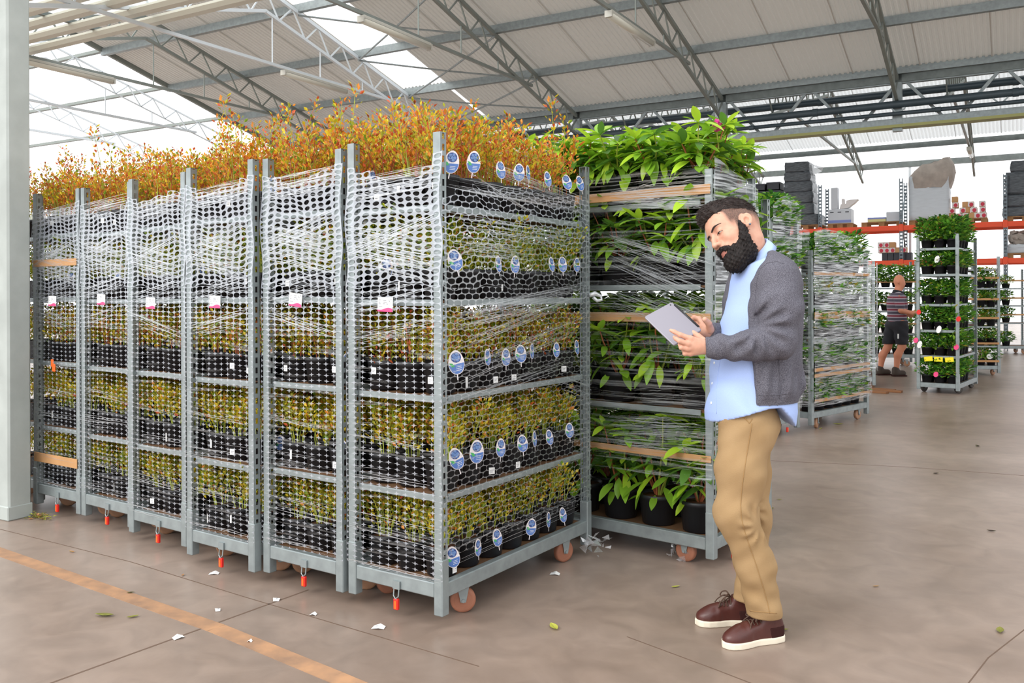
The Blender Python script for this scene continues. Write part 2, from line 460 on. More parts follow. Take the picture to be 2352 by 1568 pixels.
# cross bracing rods in the roof plane
def brace_rod(xa, ya, xb, yb, label):
    za, zb = roof_z(ya) - 0.16, roof_z(yb) - 0.16
    o = MB().tube([(xa, ya, za), ((xa + xb) / 2, (ya + yb) / 2, (za + zb) / 2 - 0.02), (xb, yb, zb)], 0.016).build('bracing_rod', M['galv'])
    tag(o, label, 'rod', 'cross bracing under the skylight roof')
Bx, Cx = -10.2, -7.35
for ya, yb, l in ((14.9, 13.67, 'lowest'), (13.67, 12.19, 'middle'), (12.19, 10.68, 'upper')):
    brace_rod(Bx, ya, Cx, yb, 'thin galvanised brace rising away from the skylight, %s of the crossed rods' % l)
    brace_rod(Cx, ya, Bx, yb, 'thin galvanised brace rising toward the skylight, %s of the crossed rods' % l)

# strip lights under the tie rods
M['lamp_case'] = mat('grey_lamp_case', (190, 188, 178), 0.5)
M['diffuser'] = mat('clear_lamp_cover', (216, 214, 200), 0.25)
def strip_light(xp, y0, y1, z, label):
    t = empty('strip_light', (xp, (y0 + y1) / 2, z), 0, label, 'lamp', 'fluorescent strip lights on the tie rods')
    h = (y1 - y0) / 2
    MB().bbox((-0.05, -h, -0.03), (0.05, h, 0.02), 0.008).build('case', M['lamp_case'], t)
    mb = MB()
    prof = [(0.055 * math.cos(a), -0.03 - 0.06 * math.sin(a)) for a in [math.pi * k / 8 for k in range(9)]]
    n = len(prof)
    mb.add([(x, -h + 0.02, zz) for x, zz in prof] + [(x, h - 0.02, zz) for x, zz in prof], [(i, i + 1, n + i + 1, n + i) for i in range(n - 1)] + [tuple(range(n))[::-1], tuple(range(n, 2 * n))])
    mb.build('diffuser', M['diffuser'], t, smooth=True)
    MB().tube([(0, -h + 0.1, -0.05), (0, h - 0.1, -0.05)], 0.014, 8).build('tube', M['white'], t)
    for s in (-1, 1): MB().cbox((0, s * (h + 0.012), -0.035), (0.1, 0.03, 0.085)).build('end_cap', M['lamp_case'], t)
zl = 5.07 - 0.045
strip_light(-10.2, 10.35, 11.85, zl, 'strip light on the skylit rafter tie, left of the skylight')
strip_light(-7.35, 8.85, 10.35, zl, 'strip light in front of the bright roof skylight')
strip_light(-4.5, 10.3, 11.8, zl, 'strip light with clear cover below plain grey roof sheets')
strip_light(-13.05, 7.6, 9.3, zl, 'long strip light at the end of the slatted screen near the pillar')
strip_light(-18.8, 9.4, 10.9, zl, 'pale strip light under the glass roof beyond the gable')
strip_light(-6.45, YE - 3.2, YE - 1.9, 4.8, 'small strip light of the far bay above the column plants')
strip_light(-0.95, YE - 3.0, YE - 1.7, 4.8, 'small bright strip light of the far bay above the white sack')

# slatted screen drawn under the ridge
scr = empty('slatted_screen', (-15.5, 8.0, 5.2), 0, 'overhead screen of pale folded metal slats beside the pillar', 'screen')
M['slat'] = mat('cream_metal_slat', (206, 206, 192), 0.5, 0.05)
prof = [(-0.13, 0.0), (-0.09, -0.05), (0.02, -0.05), (0.06, 0.0), (0.13, 0.01), (0.13, 0.03), (-0.13, 0.03)]
n = len(prof)
slat_me = MB().add([(x, y, z) for x in (0, 8.6) for y, z in prof], [(i, (i + 1) % n, n + (i + 1) % n, n + i) for i in range(n)] + [tuple(range(n))[::-1], tuple(range(n, 2 * n))]).mesh('slat', M['slat'])
for k in range(9): place('slat', slat_me, scr, (0, -0.37 * k, 0.0))
for xx in (0.6, 4.0, 7.6): MB().box((xx, -3.3, 0.03), (xx + 0.06, 0.2, 0.09)).build('carrier_rail', M['galv_dark'], scr)

# gutter, girder, pipes
gut = empty('ceiling_gutter', kind='structure')
gut.name = 'trim_1'
MB().box((XL, YG - 0.1, ZG - 0.02), (XR, YG + 0.18, ZG + 0.12)).box((XL, YG - 0.13, ZG - 0.05), (XR, YG - 0.1, ZG + 0.02)).build('gutter', M['galv'], gut)
MB().box((XL, YG - 0.06, ZG - 0.17), (XR, YG + 0.1, ZG - 0.03)).build('gutter_beam', M['galv_dark'], gut)
zt, zb = ZG - 0.14, ZG - 0.80
gir = empty('lattice_girder', (XL, YG, zb), 0, 'long galvanised lattice girder under the gutter with zigzag braces', 'girder')
Lg = XR - XL
MB().box((0, -0.04, zt - zb - 0.05), (Lg, 0.04, zt - zb + 0.05)).build('chord', M['galv'], gir)
MB().box((0, -0.05, -0.05), (Lg, 0.05, 0.05)).build('chord', M['galv'], gir)
dz = zt - zb
d1 = MB().bar((0, 0, 0.03), (0.52, 0, dz - 0.03), 0.045, 0.045).mesh('brace', M['galv']); d2 = MB().bar((0.52, 0, dz - 0.03), (1.04, 0, 0.03), 0.045, 0.045).mesh('brace', M['galv'])
k = 0.3
while k < Lg - 1.1:
    place('brace', d1, gir, (k, 0, 0)); place('brace', d2, gir, (k + 0.14, 0, 0)); k += 1.425
st = MB().box((-0.07, -0.06, -0.15), (0.07, 0.06, dz + 0.2)).mesh('girder_post', M['galv'])
for xp in TX[:-1]: place('girder_post', st, gir, (xp - XL, 0.0, 0))
def pipe(yo, z, r, x0, x1, label, m=None):
    o = empty('heating_pipe', (x0, YG + yo, z), 0, label, 'pipe', 'heating pipes along the girder')
    MB().tube([(0, 0, 0), (x1 - x0, 0, 0)], r, 12).build('tube', m or M['pipe'], o, smooth=True)
    col = MB().tube([(-0.04, 0, 0), (0.04, 0, 0)], r + 0.008, 12).mesh('coupling', M['pipe'])
    xx = 0.8
    while xx < x1 - x0:
        place('coupling', col, o, (xx, 0, 0)); xx += 2.9
pipe(-0.14, 4.42, 0.06, XL, XR, 'thick dark blue-grey pipe along the face of the girder')
pipe(0.30, 4.68, 0.06, XL, XR, 'dark pipe running behind the girder, just under its top chord')
pipe(-0.16, 4.27, 0.033, -4.75, XR, 'thin dark pipe below the thick one, starting at the column')
br = MB().bar((-0.10, 0, 0.0), (0.0, 0, -0.10), 0.03, 0.02).bar((0.0, 0, -0.10), (0.10, 0, 0.0), 0.03, 0.02).mesh('pipe_bracket', M['galv'])
xx = 0.9
while xx < Lg: place('pipe_bracket', br, gir, (xx, -0.14, 4.36 - zb)); xx += 1.42
M['chord_reflection'] = mat('olive_chord_reflection', (150, 150, 92), 0.5, 0.2)  # olive colour paints a yellow-green reflection onto the grey lower chord
tag(MB().box((-4.3, YG - 0.12, zb - 0.1), (XR, YG + 0.12, zb - 0.055)).build('chord_strip', M['chord_reflection']), 'flat chord strip under the girder right of the column with painted yellow-green reflection', 'rail')
# column
colm = empty('column', (-4.55, YG + 0.02, 0), kind='structure', label='white steel column rising behind the rhododendron trolley')
MB().box((-0.08, -0.07, 0), (0.08, 0.07, ZG)).build('shaft', M['white_steel'], colm)
MB().box((-0.11, -0.10, zb - 0.12), (0.11, 0.10, zb + 0.02)).build('head_plate', M['galv'], colm)
MB().tube([(-0.14, -0.14, 4.27), (-0.17, -0.14, 4.2), (-0.17, -0.1, 3.9), (-0.12, -0.08, 3.75)], 0.02, 8).build('drain_pipe', M['pipe'], colm, smooth=True)
# far glazed wall: posts, rails and panes
wf = empty('window_1', (0, YE, 0), kind='structure')
px0 = XL - 4.0
pane = MB().box((0, -0.003, 0.1), (1.30, 0.003, ZG - 0.14)).mesh('pane', M['glass'])
post_thin = MB().box((-0.03, -0.03, 0), (0.03, 0.03, ZG)).mesh('mullion', M['white_steel'])
xx = px0 + 0.3
while xx < XR + 3:
    place('pane', pane, wf, (xx + 0.035, 0, 0))
    if int(round((xx - px0 - 0.3) / 1.375)) % 2 == 0: place('mullion', post_thin, wf, (xx, 0, 0))
    xx += 1.375
MB().box((px0, -0.06, ZG - 0.13), (XR + 4, 0.06, ZG + 0.02)).build('head_rail', M['galv_dark'], wf)
# ================================================================ plant trolleys
TW, TL = 0.505, 1.256                        # post-to-post width and length
def ladder_plate(mb, c0, c1, z0, z1, pitch=0.05, th=0.003):
    """a slotted plate of a post between two vertical edges (x, y)"""
    c0, c1 = Vector((*c0, 0)), Vector((*c1, 0)); d = c1 - c0
    nrm = Vector((-d.y, d.x, 0)).normalized() * th
    def slab(a, b, za, zb):
        p, q = c0 + d * a, c0 + d * b
        V = [p, q, q + nrm, p + nrm]
        mb.add([v + Vector((0,0,za)) for v in V] + [v + Vector((0,0,zb)) for v in V], [(3,2,1,0),(4,5,6,7),(0,1,5,4),(1,2,6,5),(2,3,7,6),(3,0,4,7)])
    slab(0, 0.3, z0, z1); slab(0.7, 1, z0, z1)
    z = z0 + 0.02
    while z < z1:
        slab(0.3, 0.7, z, min(z + pitch * 0.42, z1)); z += pitch
def post_mesh(h, z0=0.05, sx=1, sy=1, slots=True):
    """C-shaped post around (0,0); sx, sy: which way the corner points"""
    mb = MB(); w = 0.019
    mb.box((-w, sy * w - 0.0015, z0 + 0.02), (w, sy * w + 0.0015, h))                          # plain outer face
    for e in (-1, 1):
        if slots: ladder_plate(mb, (e * w, -w), (e * w, w), z0 + 0.24, h)
        else: mb.box((e * w - 0.0015, -w, z0 + 0.24), (e * w + 0.0015, w, h))
    mb.bbox((-0.024, -0.024, z0), (0.024, 0.024, z0 + 0.24), 0.004)                            # socket
    mb.box((-w, -w, h - 0.003), (w, w, h))
    return mb.mesh('post', M['galv'])
POST_CACHE = {}
def post(h, sy, slots=True):
    k = (round(h, 2), sy, slots)
    if k not in POST_CACHE: POST_CACHE[k] = post_mesh(h, 0.05, 1, sy, slots)
    return POST_CACHE[k]
def castor_meshes(m_tread):
    f = MB()
    f.box((-0.028, -0.03, 0.125), (0.028, 0.03, 0.132))
    for s in (-1, 1): f.add([(s*0.026, -0.028, 0.13), (s*0.026, 0.028, 0.13), (s*0.026, 0.012, 0.05), (s*0.026, -0.012, 0.05), (s*0.023, -0.028, 0.13), (s*0.023, 0.028, 0.13), (s*0.023, 0.012, 0.05), (s*0.023, -0.012, 0.05)],
                            [(0,1,2,3),(7,6,5,4),(0,4,5,1),(1,5,6,2),(2,6,7,3),(3,7,4,0)])
    f.tube([(-0.032, 0, 0.0575), (0.032, 0, 0.0575)], 0.008, 8)
    w = MB()
    R = Matrix.Translation((0, 0, 0.0575)) @ Matrix.Rotation(math.pi/2, 4, 'Y')
    w.lathe([(0.012, -0.018), (0.044, -0.018), (0.053, -0.017), (0.0575, -0.010), (0.0575, 0.010), (0.053, 0.017), (0.044, 0.018), (0.012, 0.018)], 18, 0, R)
    w.lathe([(0.040, -0.0185), (0.036, -0.013), (0.014, -0.013)], 18, 1, R); w.lathe([(0.014, 0.013), (0.036, 0.013), (0.040, 0.0185)], 18, 1, R)
    return f.mesh('castor_fork', M['galv']), w.mesh('castor_wheel', [m_tread, M['wheel']], True)
CAST = {k: castor_meshes(M[k]) for k in ('wheel', 'wheel_red', 'wheel_dark')}
def lock_meshes():
    a = MB().box((-0.02, -0.004, 0), (0.02, 0.004, 0.035)).tube([(-0.014, 0, 0), (-0.014, -0.004, -0.03), (0, -0.006, -0.042), (0.014, -0.004, -0.03), (0.014, 0, 0)], 0.003, 6)
    b = MB().bbox((-0.013, -0.009, -0.09), (0.013, 0.007, -0.042), 0.003)
    c = MB().box((-0.006, -0.0105, -0.085), (0.006, -0.0095, -0.05))
    return a.mesh('hasp', M['galv']), b.mesh('lock_body', M['red']), c.mesh('lock_label', M['orange'])
LOCK = lock_meshes()

def trolley(name, fr, ang, label, shelves, h=2.09, base=0.16, group=None, wheel='wheel', slots=True, lock=False, cat='trolley', boards=True, lip=0.028, mid_rail=None, W=TW, L=TL):
    """fr: front right post (view-aligned metres); ang: direction of the front edge towards its left end (degrees, view-aligned).
    local axes: x along the front to the right, y towards the back"""
    a = math.radians(ang)
    d = Vector((math.cos(a), math.sin(a))); nn = Vector((d.y, -d.x))
    if nn.y < 0: nn = -nn
    c = Vector(fr) + d * W / 2 + nn * L / 2
    t = empty(name, c2w(c.x, c.y), a - math.pi + YAW, label, cat, group)
    hx, hy = W / 2, L / 2
    for sx in (-1, 1):
        for sy in (-1, 1):
            place('post', post(h, sy, slots), t, (sx * hx, sy * hy, 0))
    g = M['galv']
    # base frame
    e = MB().bbox((-hx + 0.024, -0.02, -0.032), (hx - 0.024, 0.02, 0.032), 0.004).mesh('base_rail', g)
    s = MB().bbox((-0.02, -hy + 0.024, -0.032), (0.02, hy - 0.024, 0.032), 0.004).mesh('base_rail', g)
    for sy in (-1, 1): place('base_rail', e, t, (0, sy * hy, base))
    for sx in (-1, 1): place('base_rail', s, t, (sx * hx, 0, base))
    MB().box((-hx + 0.02, -hy + 0.02, -0.008), (hx - 0.02, hy - 0.02, 0.008)).build('base_board', M['board'], t, (0, 0, base + 0.016))
    k = 0
    fk, wh = CAST[wheel]
    for sx in (-1, 1):
        for sy in (-1, 1):
            rz = (-0.5, 0.3, -0.85, -0.35)[k]; k += 1
            ix, iy = (0.03, 0.19) if L > W else (0.16, 0.03)
            p = place('castor', fk, t, (sx * (hx - ix), sy * (hy - iy), 0.0), (0, 0, rz if L > W else rz - 0.75))
            if base > 0.165: p.scale = (1, 1, 1)
            place('wheel', wh, p)
    # shelves: board and four edges
    if shelves:
        b_ = MB().box((-hx + 0.02, -hy + 0.02, 0), (hx - 0.02, hy - 0.02, 0.012)).mesh('shelf_board', M['board'])
        r1 = MB().bbox((-hx + 0.02, -0.005, -lip / 2), (hx - 0.02, 0.005, lip / 2), 0.002).mesh('shelf_lip', g)
        r2 = MB().bbox((-0.005, -hy + 0.055, -lip / 2), (0.005, hy - 0.03, lip / 2), 0.002).mesh('shelf_lip', g)
        hk = MB().box((-0.012, -0.004, -0.012), (0.012, 0.06, 0.0)).mesh('hook', g)
        for i, z in enumerate(shelves):
            sh = place('shelf', b_, t, (0, 0, z - 0.006))
            for sy in (-1, 1): place('shelf_lip', r1, sh, (0, sy * (hy - 0.008), 0.002))
            for sx in (-1, 1): place('shelf_lip', r2, sh, (sx * (hx - 0.004), 0, 0.002))
            for sx in (-1, 1): place('hook', hk, sh, (sx * (hx - 0.012), -hy + 0.015, -0.006))
    if lock:
        ls = place('padlock', LOCK[0], t, (0.02, -hy - 0.025, base - 0.03))
        place('lock_body', LOCK[1], ls); place('lock_label', LOCK[2], ls)
    return t

def lt_card(parent, loc, w=0.078, tilt=0.04):
    """the label card clipped to a middle shelf edge"""
    h = w * 0.72
    mb = MB()
    mb.box((-w/2, -0.001, -h/2), (w/2, 0.001, h/2))
    wave = []
    for i in range(13):
        u = i / 12
        wave.append((-w/2 + w*u, -0.0016, -h/2 + h * (0.13 + 0.16 * (0.5 - 0.5*math.cos(math.pi*2*(min(1, max(0, u*1.25 - 0.25)))*0.75)) )))
    for i in range(12):
        mb.poly([(wave[i][0], -0.0016, -h/2), (wave[i+1][0], -0.0016, -h/2), wave[i+1], wave[i]], 1)
    def ink(x0, x1, z, t=0.0022):
        mb.poly([(-w/2 + w*x0, -0.0016, -h/2 + h*z), (-w/2 + w*x1, -0.0016, -h/2 + h*z), (-w/2 + w*x1, -0.0016, -h/2 + h*z + t), (-w/2 + w*x0, -0.0016, -h/2 + h*z + t)], 2)
    for z, segs in ((0.78, ((0.08, 0.2), (0.35, 0.58))), (0.64, ((0.08, 0.18), (0.38, 0.62))), (0.52, ((0.08, 0.2), (0.35, 0.5), (0.58, 0.7))), (0.32, ((0.08, 0.32),))):
        for a, b in segs: ink(a, b, z)
    # the letters LT
    ink(0.76, 0.785, 0.70, 0.011); ink(0.76, 0.82, 0.70, 0.002); ink(0.85, 0.93, 0.87, 0.002); ink(0.882, 0.9, 0.70, 0.011); ink(0.78, 0.92, 0.6, 0.0015)
    return mb.build('label_card', [M['white'], M['pink'], M['ink']], parent, loc, (0, tilt, 0))
def band(parent, z, face='front', th=0.05, x0=-0.5, x1=0.5, W=TW, L=TL, off=0.03):
    """a cardboard strip tucked along a face"""
    if face == 'front':
        MB().bbox((W * x0, -L/2 - off, z - th/2), (W * x1, -L/2 - off + 0.006, z + th/2), 0.002).build('cardboard_strip', M['card'], parent)
    else:
        MB().bbox((W/2 + off - 0.006, L * x0, z - th/2), (W/2 + off, L * x1, z + th/2), 0.002).build('cardboard_strip', M['card'], parent)

# the six netted trolleys ------------------------------------------------------
SHELF = (0.55, 0.975, 1.39, 1.80)
NET_T = [((-0.306, 3.732), 145.9), ((-0.787, 4.04), 145.5), ((-1.28, 4.335), 144.9), ((-1.78, 4.776), 144.8), ((-2.246, 5.17), 145.2), ((-2.71, 5.49), 146.4), ((-3.17, 5.86), 146.4)]
ORD = ['first', 'second', 'third', 'fourth', 'fifth', 'sixth', 'seventh', 'eighth', 'ninth', 'tenth']
NETTED = []
for i, (fr, an) in enumerate(NET_T):
    lab = ['galvanised plant trolley in film netting, nearest the man, its long side open to view', 'second netted plant trolley from the man, crate-height tags in the gap beside it',
           'third netted plant trolley from the man, red lock under its base rail', 'fourth netted plant trolley from the man, rust patches on its end post',
           'fifth netted plant trolley from the man, set slightly back from its neighbours', 'sixth netted plant trolley, next to the pillar, with brown cardboard strips', 'seventh plant trolley of the row, nearly hidden behind the pillar'][i]
    t = trolley('plant_trolley', fr, an, lab, [z + 0.004 * ((i * 3) % 4 - 1) for z in SHELF], h=2.09 + (0.02 if i == 0 else 0), base=0.155, group='netted blueberry trolleys in a row', lock=True, slots=True, wheel='wheel_red' if i == 0 else 'wheel')
    if i < 6: lt_card(t, (-0.03 + 0.01 * (i % 3), -TL/2 - 0.036, 1.385 + 0.01 * ((i * 2) % 3 - 1)), 0.088, 0.03 if i != 1 else 0.12)
    NETTED.append(t)
band(NETTED[5], 1.63, th=0.045); band(NETTED[5], 0.365, th=0.06)
o = MB().bbox((-0.03, -0.008, 0), (0.0, 0.0, 0.05), 0.004).bbox((-0.015, -0.008, -0.03), (0.02, 0.0, 0.02), 0.004).build('orange_clip', M['orange'], NETTED[5], (-0.02, -TL/2 - 0.02, 0.96))

# rhododendron trolley
a7 = 141.0
T7 = trolley('plant_trolley', (1.025, 4.51), a7, 'open galvanised trolley of big-leaved rhododendrons with red-brown castors, behind the man', [], h=2.06, base=0.125, group='wrapped trolleys behind the man', W=TL, L=TW, wheel='wheel_red', lock=False)
def shelves_for(t, zs, W, L, lip=0.03):
    hx, hy = W/2, L/2
    for z in zs:
        sh = MB().box((-hx + 0.02, -hy + 0.02, 0), (hx - 0.02, hy - 0.02, 0.012)).build('shelf', M['board'], t, (0, 0, z - 0.006))
        for sy in (-1, 1): MB().bbox((-hx + 0.03, -0.005, -lip/2), (hx - 0.06, 0.005, lip/2), 0.002).build('shelf_lip', M['galv'], sh, (0, sy * (hy - 0.008), 0.002))
        for sx in (-1, 1): MB().bbox((-0.005, -hy + 0.03, -lip/2), (0.005, hy - 0.03, lip/2), 0.002).build('shelf_lip', M['galv'], sh, (sx * (hx - 0.004), 0, 0.002))
shelves_for(T7, (0.80, 1.455, 1.90), TL, TW)
ls = place('padlock', LOCK[0], T7, (TL/2 + 0.025, -0.05, 0.1), (0, 0, math.pi/2)); place('lock_body', LOCK[1], ls)
for z, th in ((1.955, 0.05), (1.29, 0.05), (0.565, 0.035)): band(T7, z, 'front', th, -0.52, 0.51, TL, TW)

# trolleys further away
T8 = trolley('plant_trolley', (2.896, 8.9), 223, 'film-wrapped trolley just behind the man, its side post beside his shoulder', (0.62, 1.1, 1.55, 1.98), h=2.15, base=0.15, group='wrapped trolleys behind the man', lock=True, slots=False)
T9 = trolley('plant_trolley', (3.09 + TL * 0.731, 9.04 + TL * 0.682), 180 + 43, 'film-wrapped trolley with curved cardboard strips, right of the man', (0.55, 0.92, 1.28, 1.62), h=1.86, base=0.15, group='wrapped trolleys behind the man', slots=False, W=TL, L=TW)
for z in (1.62, 1.20, 1.16, 0.62, 0.56, 0.30): band(T9, z, 'front', 0.035, -0.5, 0.5, TL, TW, 0.045)
T10 = trolley('plant_trolley', (5.34, 12.9), 158, 'narrow wrapped trolley seen edge-on between the wrapped trolley and the worker', (0.5, 0.9, 1.3, 1.65), h=1.88, base=0.14, slots=True, group='trolleys near the pallet rack')
T11 = trolley('plant_trolley', (6.17, 12.1), 142, 'unwrapped trolley of leafy dark green plants with yellow tags, worker pushing it', (0.517, 0.877, 1.243, 1.664, 2.03), h=2.23, base=0.114, group='trolleys near the pallet rack', lip=0.035, wheel='wheel_dark')
T12 = trolley('plant_trolley', (8.24, 14.8), 170, 'trolley with cardboard strips standing directly behind the one the worker pushes', (0.5, 0.83, 1.15, 1.48, 1.8), h=2.02, base=0.14, group='trolleys near the pallet rack')
T13 = trolley('plant_trolley', (7.72, 16.7), 166, 'trolley of green pot plants standing behind the worker', (0.62, 1.05, 1.5), h=2.02, base=0.2, group='trolleys near the pallet rack', W=TL, L=TW)
T14 = trolley('plant_trolley', (11.9, 20.0), 172, 'most distant plant trolley, beside the rack upright at the picture edge', (0.7, 1.1, 1.5), h=1.95, base=0.15, group='trolleys near the pallet rack', W=TL, L=TW)
for z in (1.66, 1.3, 0.98, 0.55, 0.25): band(T12, z, 'front', 0.035, -0.55, 0.5)
for z in (1.62, 1.22, 0.82): band(T13, z, 'front', 0.03, -0.5, 0.5, TL, TW)
for z in (1.68, 1.28, 0.9): band(T14, z, 'front', 0.035, -0.5, 0.5, TL, TW)
# ================================================================ blueberry bushes
rnd = random.Random(7)
LMATS = [L_['yellow'], L_['olive'], L_['green'], L_['orange'], L_['red'], L_['brown'], M['stem_green'], M['stem_red']]
def leaf_quad(mb, p, d, up, ln, wd, mi):
    d = d.normalized(); s = d.cross(up)
    s = s.normalized() if s.length > 1e-4 else d.orthogonal().normalized()
    n = s.cross(d)
    a, b, c = p, p + d * ln * 0.5 + s * wd / 2 + n * wd * 0.18, p + d * ln
    e = p + d * ln * 0.5 - s * wd / 2 + n * wd * 0.18
    m_ = p + d * ln * 0.5
    mb.add([a, b, c, e], [(0, 1, 2), (0, 2, 3)], mi)
def rv(r): return Vector((r.uniform(-1, 1), r.uniform(-1, 1), r.uniform(-1, 1)))
BERRY_KIND = {                               # height, stems, leaves per stem, leaf size, leaf weights (yellow, olive, green, orange, red, brown)
    'autumn': (0.30, 8, 58, 0.024, (5, 4, 1, 6, 3.4, 1.0)),
    'green': (0.26, 9, 52, 0.024, (3, 8, 7, 0.6, 0.3, 0.3)),
    'mixed': (0.255, 8, 50, 0.024, (6, 6, 2.5, 2, 1.0, 1)),
    'yellow': (0.245, 8, 46, 0.025, (7, 5, 2, 2.0, 0.3, 0.8)),
    'sparse': (0.24, 9, 32, 0.023, (6, 5, 2.0, 1.2, 0.3, 1)),
}
def berry_meshes(kind, seed):
    r = random.Random(seed * 31 + len(kind) * 7)
    H, ns, nl, ls, wts = BERRY_KIND[kind]
    fol, stm = MB(), MB()
    t0 = 0.10 if kind in ('green', 'mixed') else 0.28
    for s in range(ns):
        a = r.uniform(0, 2 * math.pi); lean = r.uniform(0.1, 0.36); h = H * r.uniform(0.6, 1.12)
        if kind == 'autumn' and r.random() < 0.17: h *= r.uniform(1.25, 1.9); lean *= 0.5
        p0 = Vector((0.03 * math.cos(a), 0.03 * math.sin(a), 0.0))
        pts = []
        for k in range(6):
            t = k / 5
            pts.append(p0 + Vector((math.cos(a) * lean * h * t ** 1.3, math.sin(a) * lean * h * t ** 1.3, h * t)) + rv(r) * 0.012 * t)
        stm.tube(pts, [0.0032 - 0.0004 * k for k in range(6)], 3, 6 if kind in ('sparse', 'yellow', 'green') else (6 if r.random() < 0.5 else 7), False)
        for k in range(nl):
            t = t0 + (1 - t0) * (k / nl) ** 0.8
            i = min(4, int(t * 5)); f = t * 5 - i
            p = pts[i].lerp(pts[i + 1], f)
            off = rv(r); off.z *= 0.5
            q = p + off * (0.05 * (1.15 - t) + 0.012)
            d = Vector((off.x, off.y, 0.5 + 0.5 * r.random()))
            sz = ls * r.uniform(0.7, 1.25)
            leaf_quad(fol, q, d, rv(r) + Vector((0, 0, 1)), sz, sz * 0.55, r.choices(range(6), wts)[0])
    return fol.mesh('foliage', LMATS), stm.mesh('stems', LMATS)
BM = {k: [berry_meshes(k, s) for s in range(4)] for k in BERRY_KIND}
def pot_mesh(r0, r1, h, n=14):
    mb = MB()
    mb.lathe([(r0 * 0.9, 0.0), (r0, 0.004), (r1 * 0.985, h - 0.022), (r1, h - 0.022), (r1 * 1.01, h), (r1 * 0.95, h), (r1 * 0.93, h - 0.03)], n)
    mb.disc((0, 0, 0.002), r0 * 0.9, n)
    return mb.mesh('pot', M['pot'], True)
def soil_mesh(r, n=12, seed=1):
    q = random.Random(seed); mb = MB()
    V = [(0, 0, 0.006)] + [(r * math.cos(2*math.pi*k/n), r * math.sin(2*math.pi*k/n), 0) for k in range(n)] + [(r*0.55*math.cos(2*math.pi*(k+.5)/n), r*0.55*math.sin(2*math.pi*(k+.5)/n), q.uniform(0.0, 0.012)) for k in range(n)]
    F = []
    for k in range(n):
        k2 = (k + 1) % n
        F += [(1 + k, 1 + k2, 1 + n + k), (1 + k2, 1 + n + k2, 1 + n + k), (0, 1 + n + k, 1 + n + k2)]
    mb.add(V, F); return mb.mesh('soil', M['soil'], True)
POT_H, POT_R = 0.135, 0.081
POT, SOIL = pot_mesh(0.066, POT_R, POT_H), soil_mesh(POT_R * 0.94)
def tag_mesh(w=0.058, h=0.088):
    """an oval plant label: pale rim, berries above, blue field below, green sprig"""
    mb = MB(); n = 20
    def ov(k, s=1.0, dz=0.0):
        a = 2 * math.pi * k / n
        return (w/2 * s * math.cos(a) * (1.0 - 0.12 * math.sin(a)), h/2 * s * math.sin(a) + dz)
    th = 0.0012
    mb.prism([ov(k) for k in range(n)], -th, th, 0)
    for s_ in (1, -1):                       # printed on both sides
        z = s_ * (th + 0.0005)
        fl = lambda P: P if s_ > 0 else P[::-1]
        low = [ov(k, 0.94) for k in range(n)]
        low = [(x, min(y, -0.07 * h + 0.16 * x)) for x, y in low]
        mb.poly(fl([(x, y, z) for x, y in low]), 1)
        mb.poly(fl([(w * 0.33 * math.cos(2*math.pi*k/12), h * 0.20 + h * 0.215 * math.sin(2*math.pi*k/12), z) for k in range(12)]), 2)
        for bx, by, br in ((-.14, .28, .1), (.06, .33, .1), (.16, .2, .11), (-.04, .19, .12), (-.18, .15, .09), (.08, .09, .1)):
            mb.poly(fl([(w * bx + w * br * math.cos(2*math.pi*k/7), h * by + w * br * math.sin(2*math.pi*k/7), z * 1.25) for k in range(7)]), 3)
        mb.poly(fl([(-w*.46, -h*.02, z * 1.3), (-w*.3, -h*.20, z * 1.3), (-w*.1, -h*.16, z * 1.3), (-w*.25, -h*.04, z * 1.3)]), 4)
        for k in range(3): mb.poly(fl([(-w*.05, -h*(.2+.07*k), z*1.3), (w*.3, -h*(.17+.07*k), z*1.3), (w*.3, -h*(.155+.07*k), z*1.3), (-w*.05, -h*(.185+.07*k), z*1.3)]), 5)
    mb.box((-0.002, -h/2 - 0.02, -0.0006), (0.002, -h/2 + 0.004, 0.0006), 0)
    return mb.mesh('plant_tag', [M['tag_white'], M['tag_blue'], M['berry'], M['berry_hi'], M['tag_green'], M['white']])
TAG = tag_mesh()
STICK = MB().box((-0.014, -0.0008, -0.015), (0.014, 0.0008, 0.015)).box((-0.008, -0.0012, 0.002), (0.009, -0.0007, 0.004), 1).box((-0.008, -0.0012, -0.006), (0.004, -0.0007, -0.004), 1).mesh('price_sticker', [M['white'], M['ink']])
SLIM = MB().box((-0.005, -0.0008, -0.024), (0.005, 0.0008, 0.024)).mesh('slim_label', M['white'])

def berry_bush(t, x, y, z, kind, label, group, seed):
    r = random.Random(seed)
    p = t.matrix_local @ Vector((x, y, z))
    o = empty('blueberry_bush', p, t.rotation_euler.z, label, 'plant', group)
    place('pot', POT, o); place('soil', SOIL, o, (0, 0, POT_H - 0.022))
    f, s = BM[kind][r.randrange(4)]
    q = (0, 0, r.uniform(0, 6.28)); sc = r.uniform(0.88, 1.08)
    place('stems', s, o, (0, 0, POT_H - 0.02), q, (sc, sc, sc)); place('foliage', f, o, (0, 0, POT_H - 0.02), q, (sc, sc, sc))
    return o
bpy.context.view_layer.update()
for t in NETTED: t['_m'] = 0
LAYER_Z = [0.182] + [z + 0.008 for z in SHELF]
KINDS = ['sparse', 'yellow', 'mixed', 'green', 'autumn']
SHN = ['base', 'second level', 'third level', 'fourth level', 'top level']
BUSH = {}
colx = lambda c: (-0.165, 0.0, 0.165)[c]
rowy = lambda q: -TL/2 + 0.115 + 0.171 * q
TN = ['nearest', 'second', 'third', 'fourth', 'fifth', 'sixth', 'seventh']
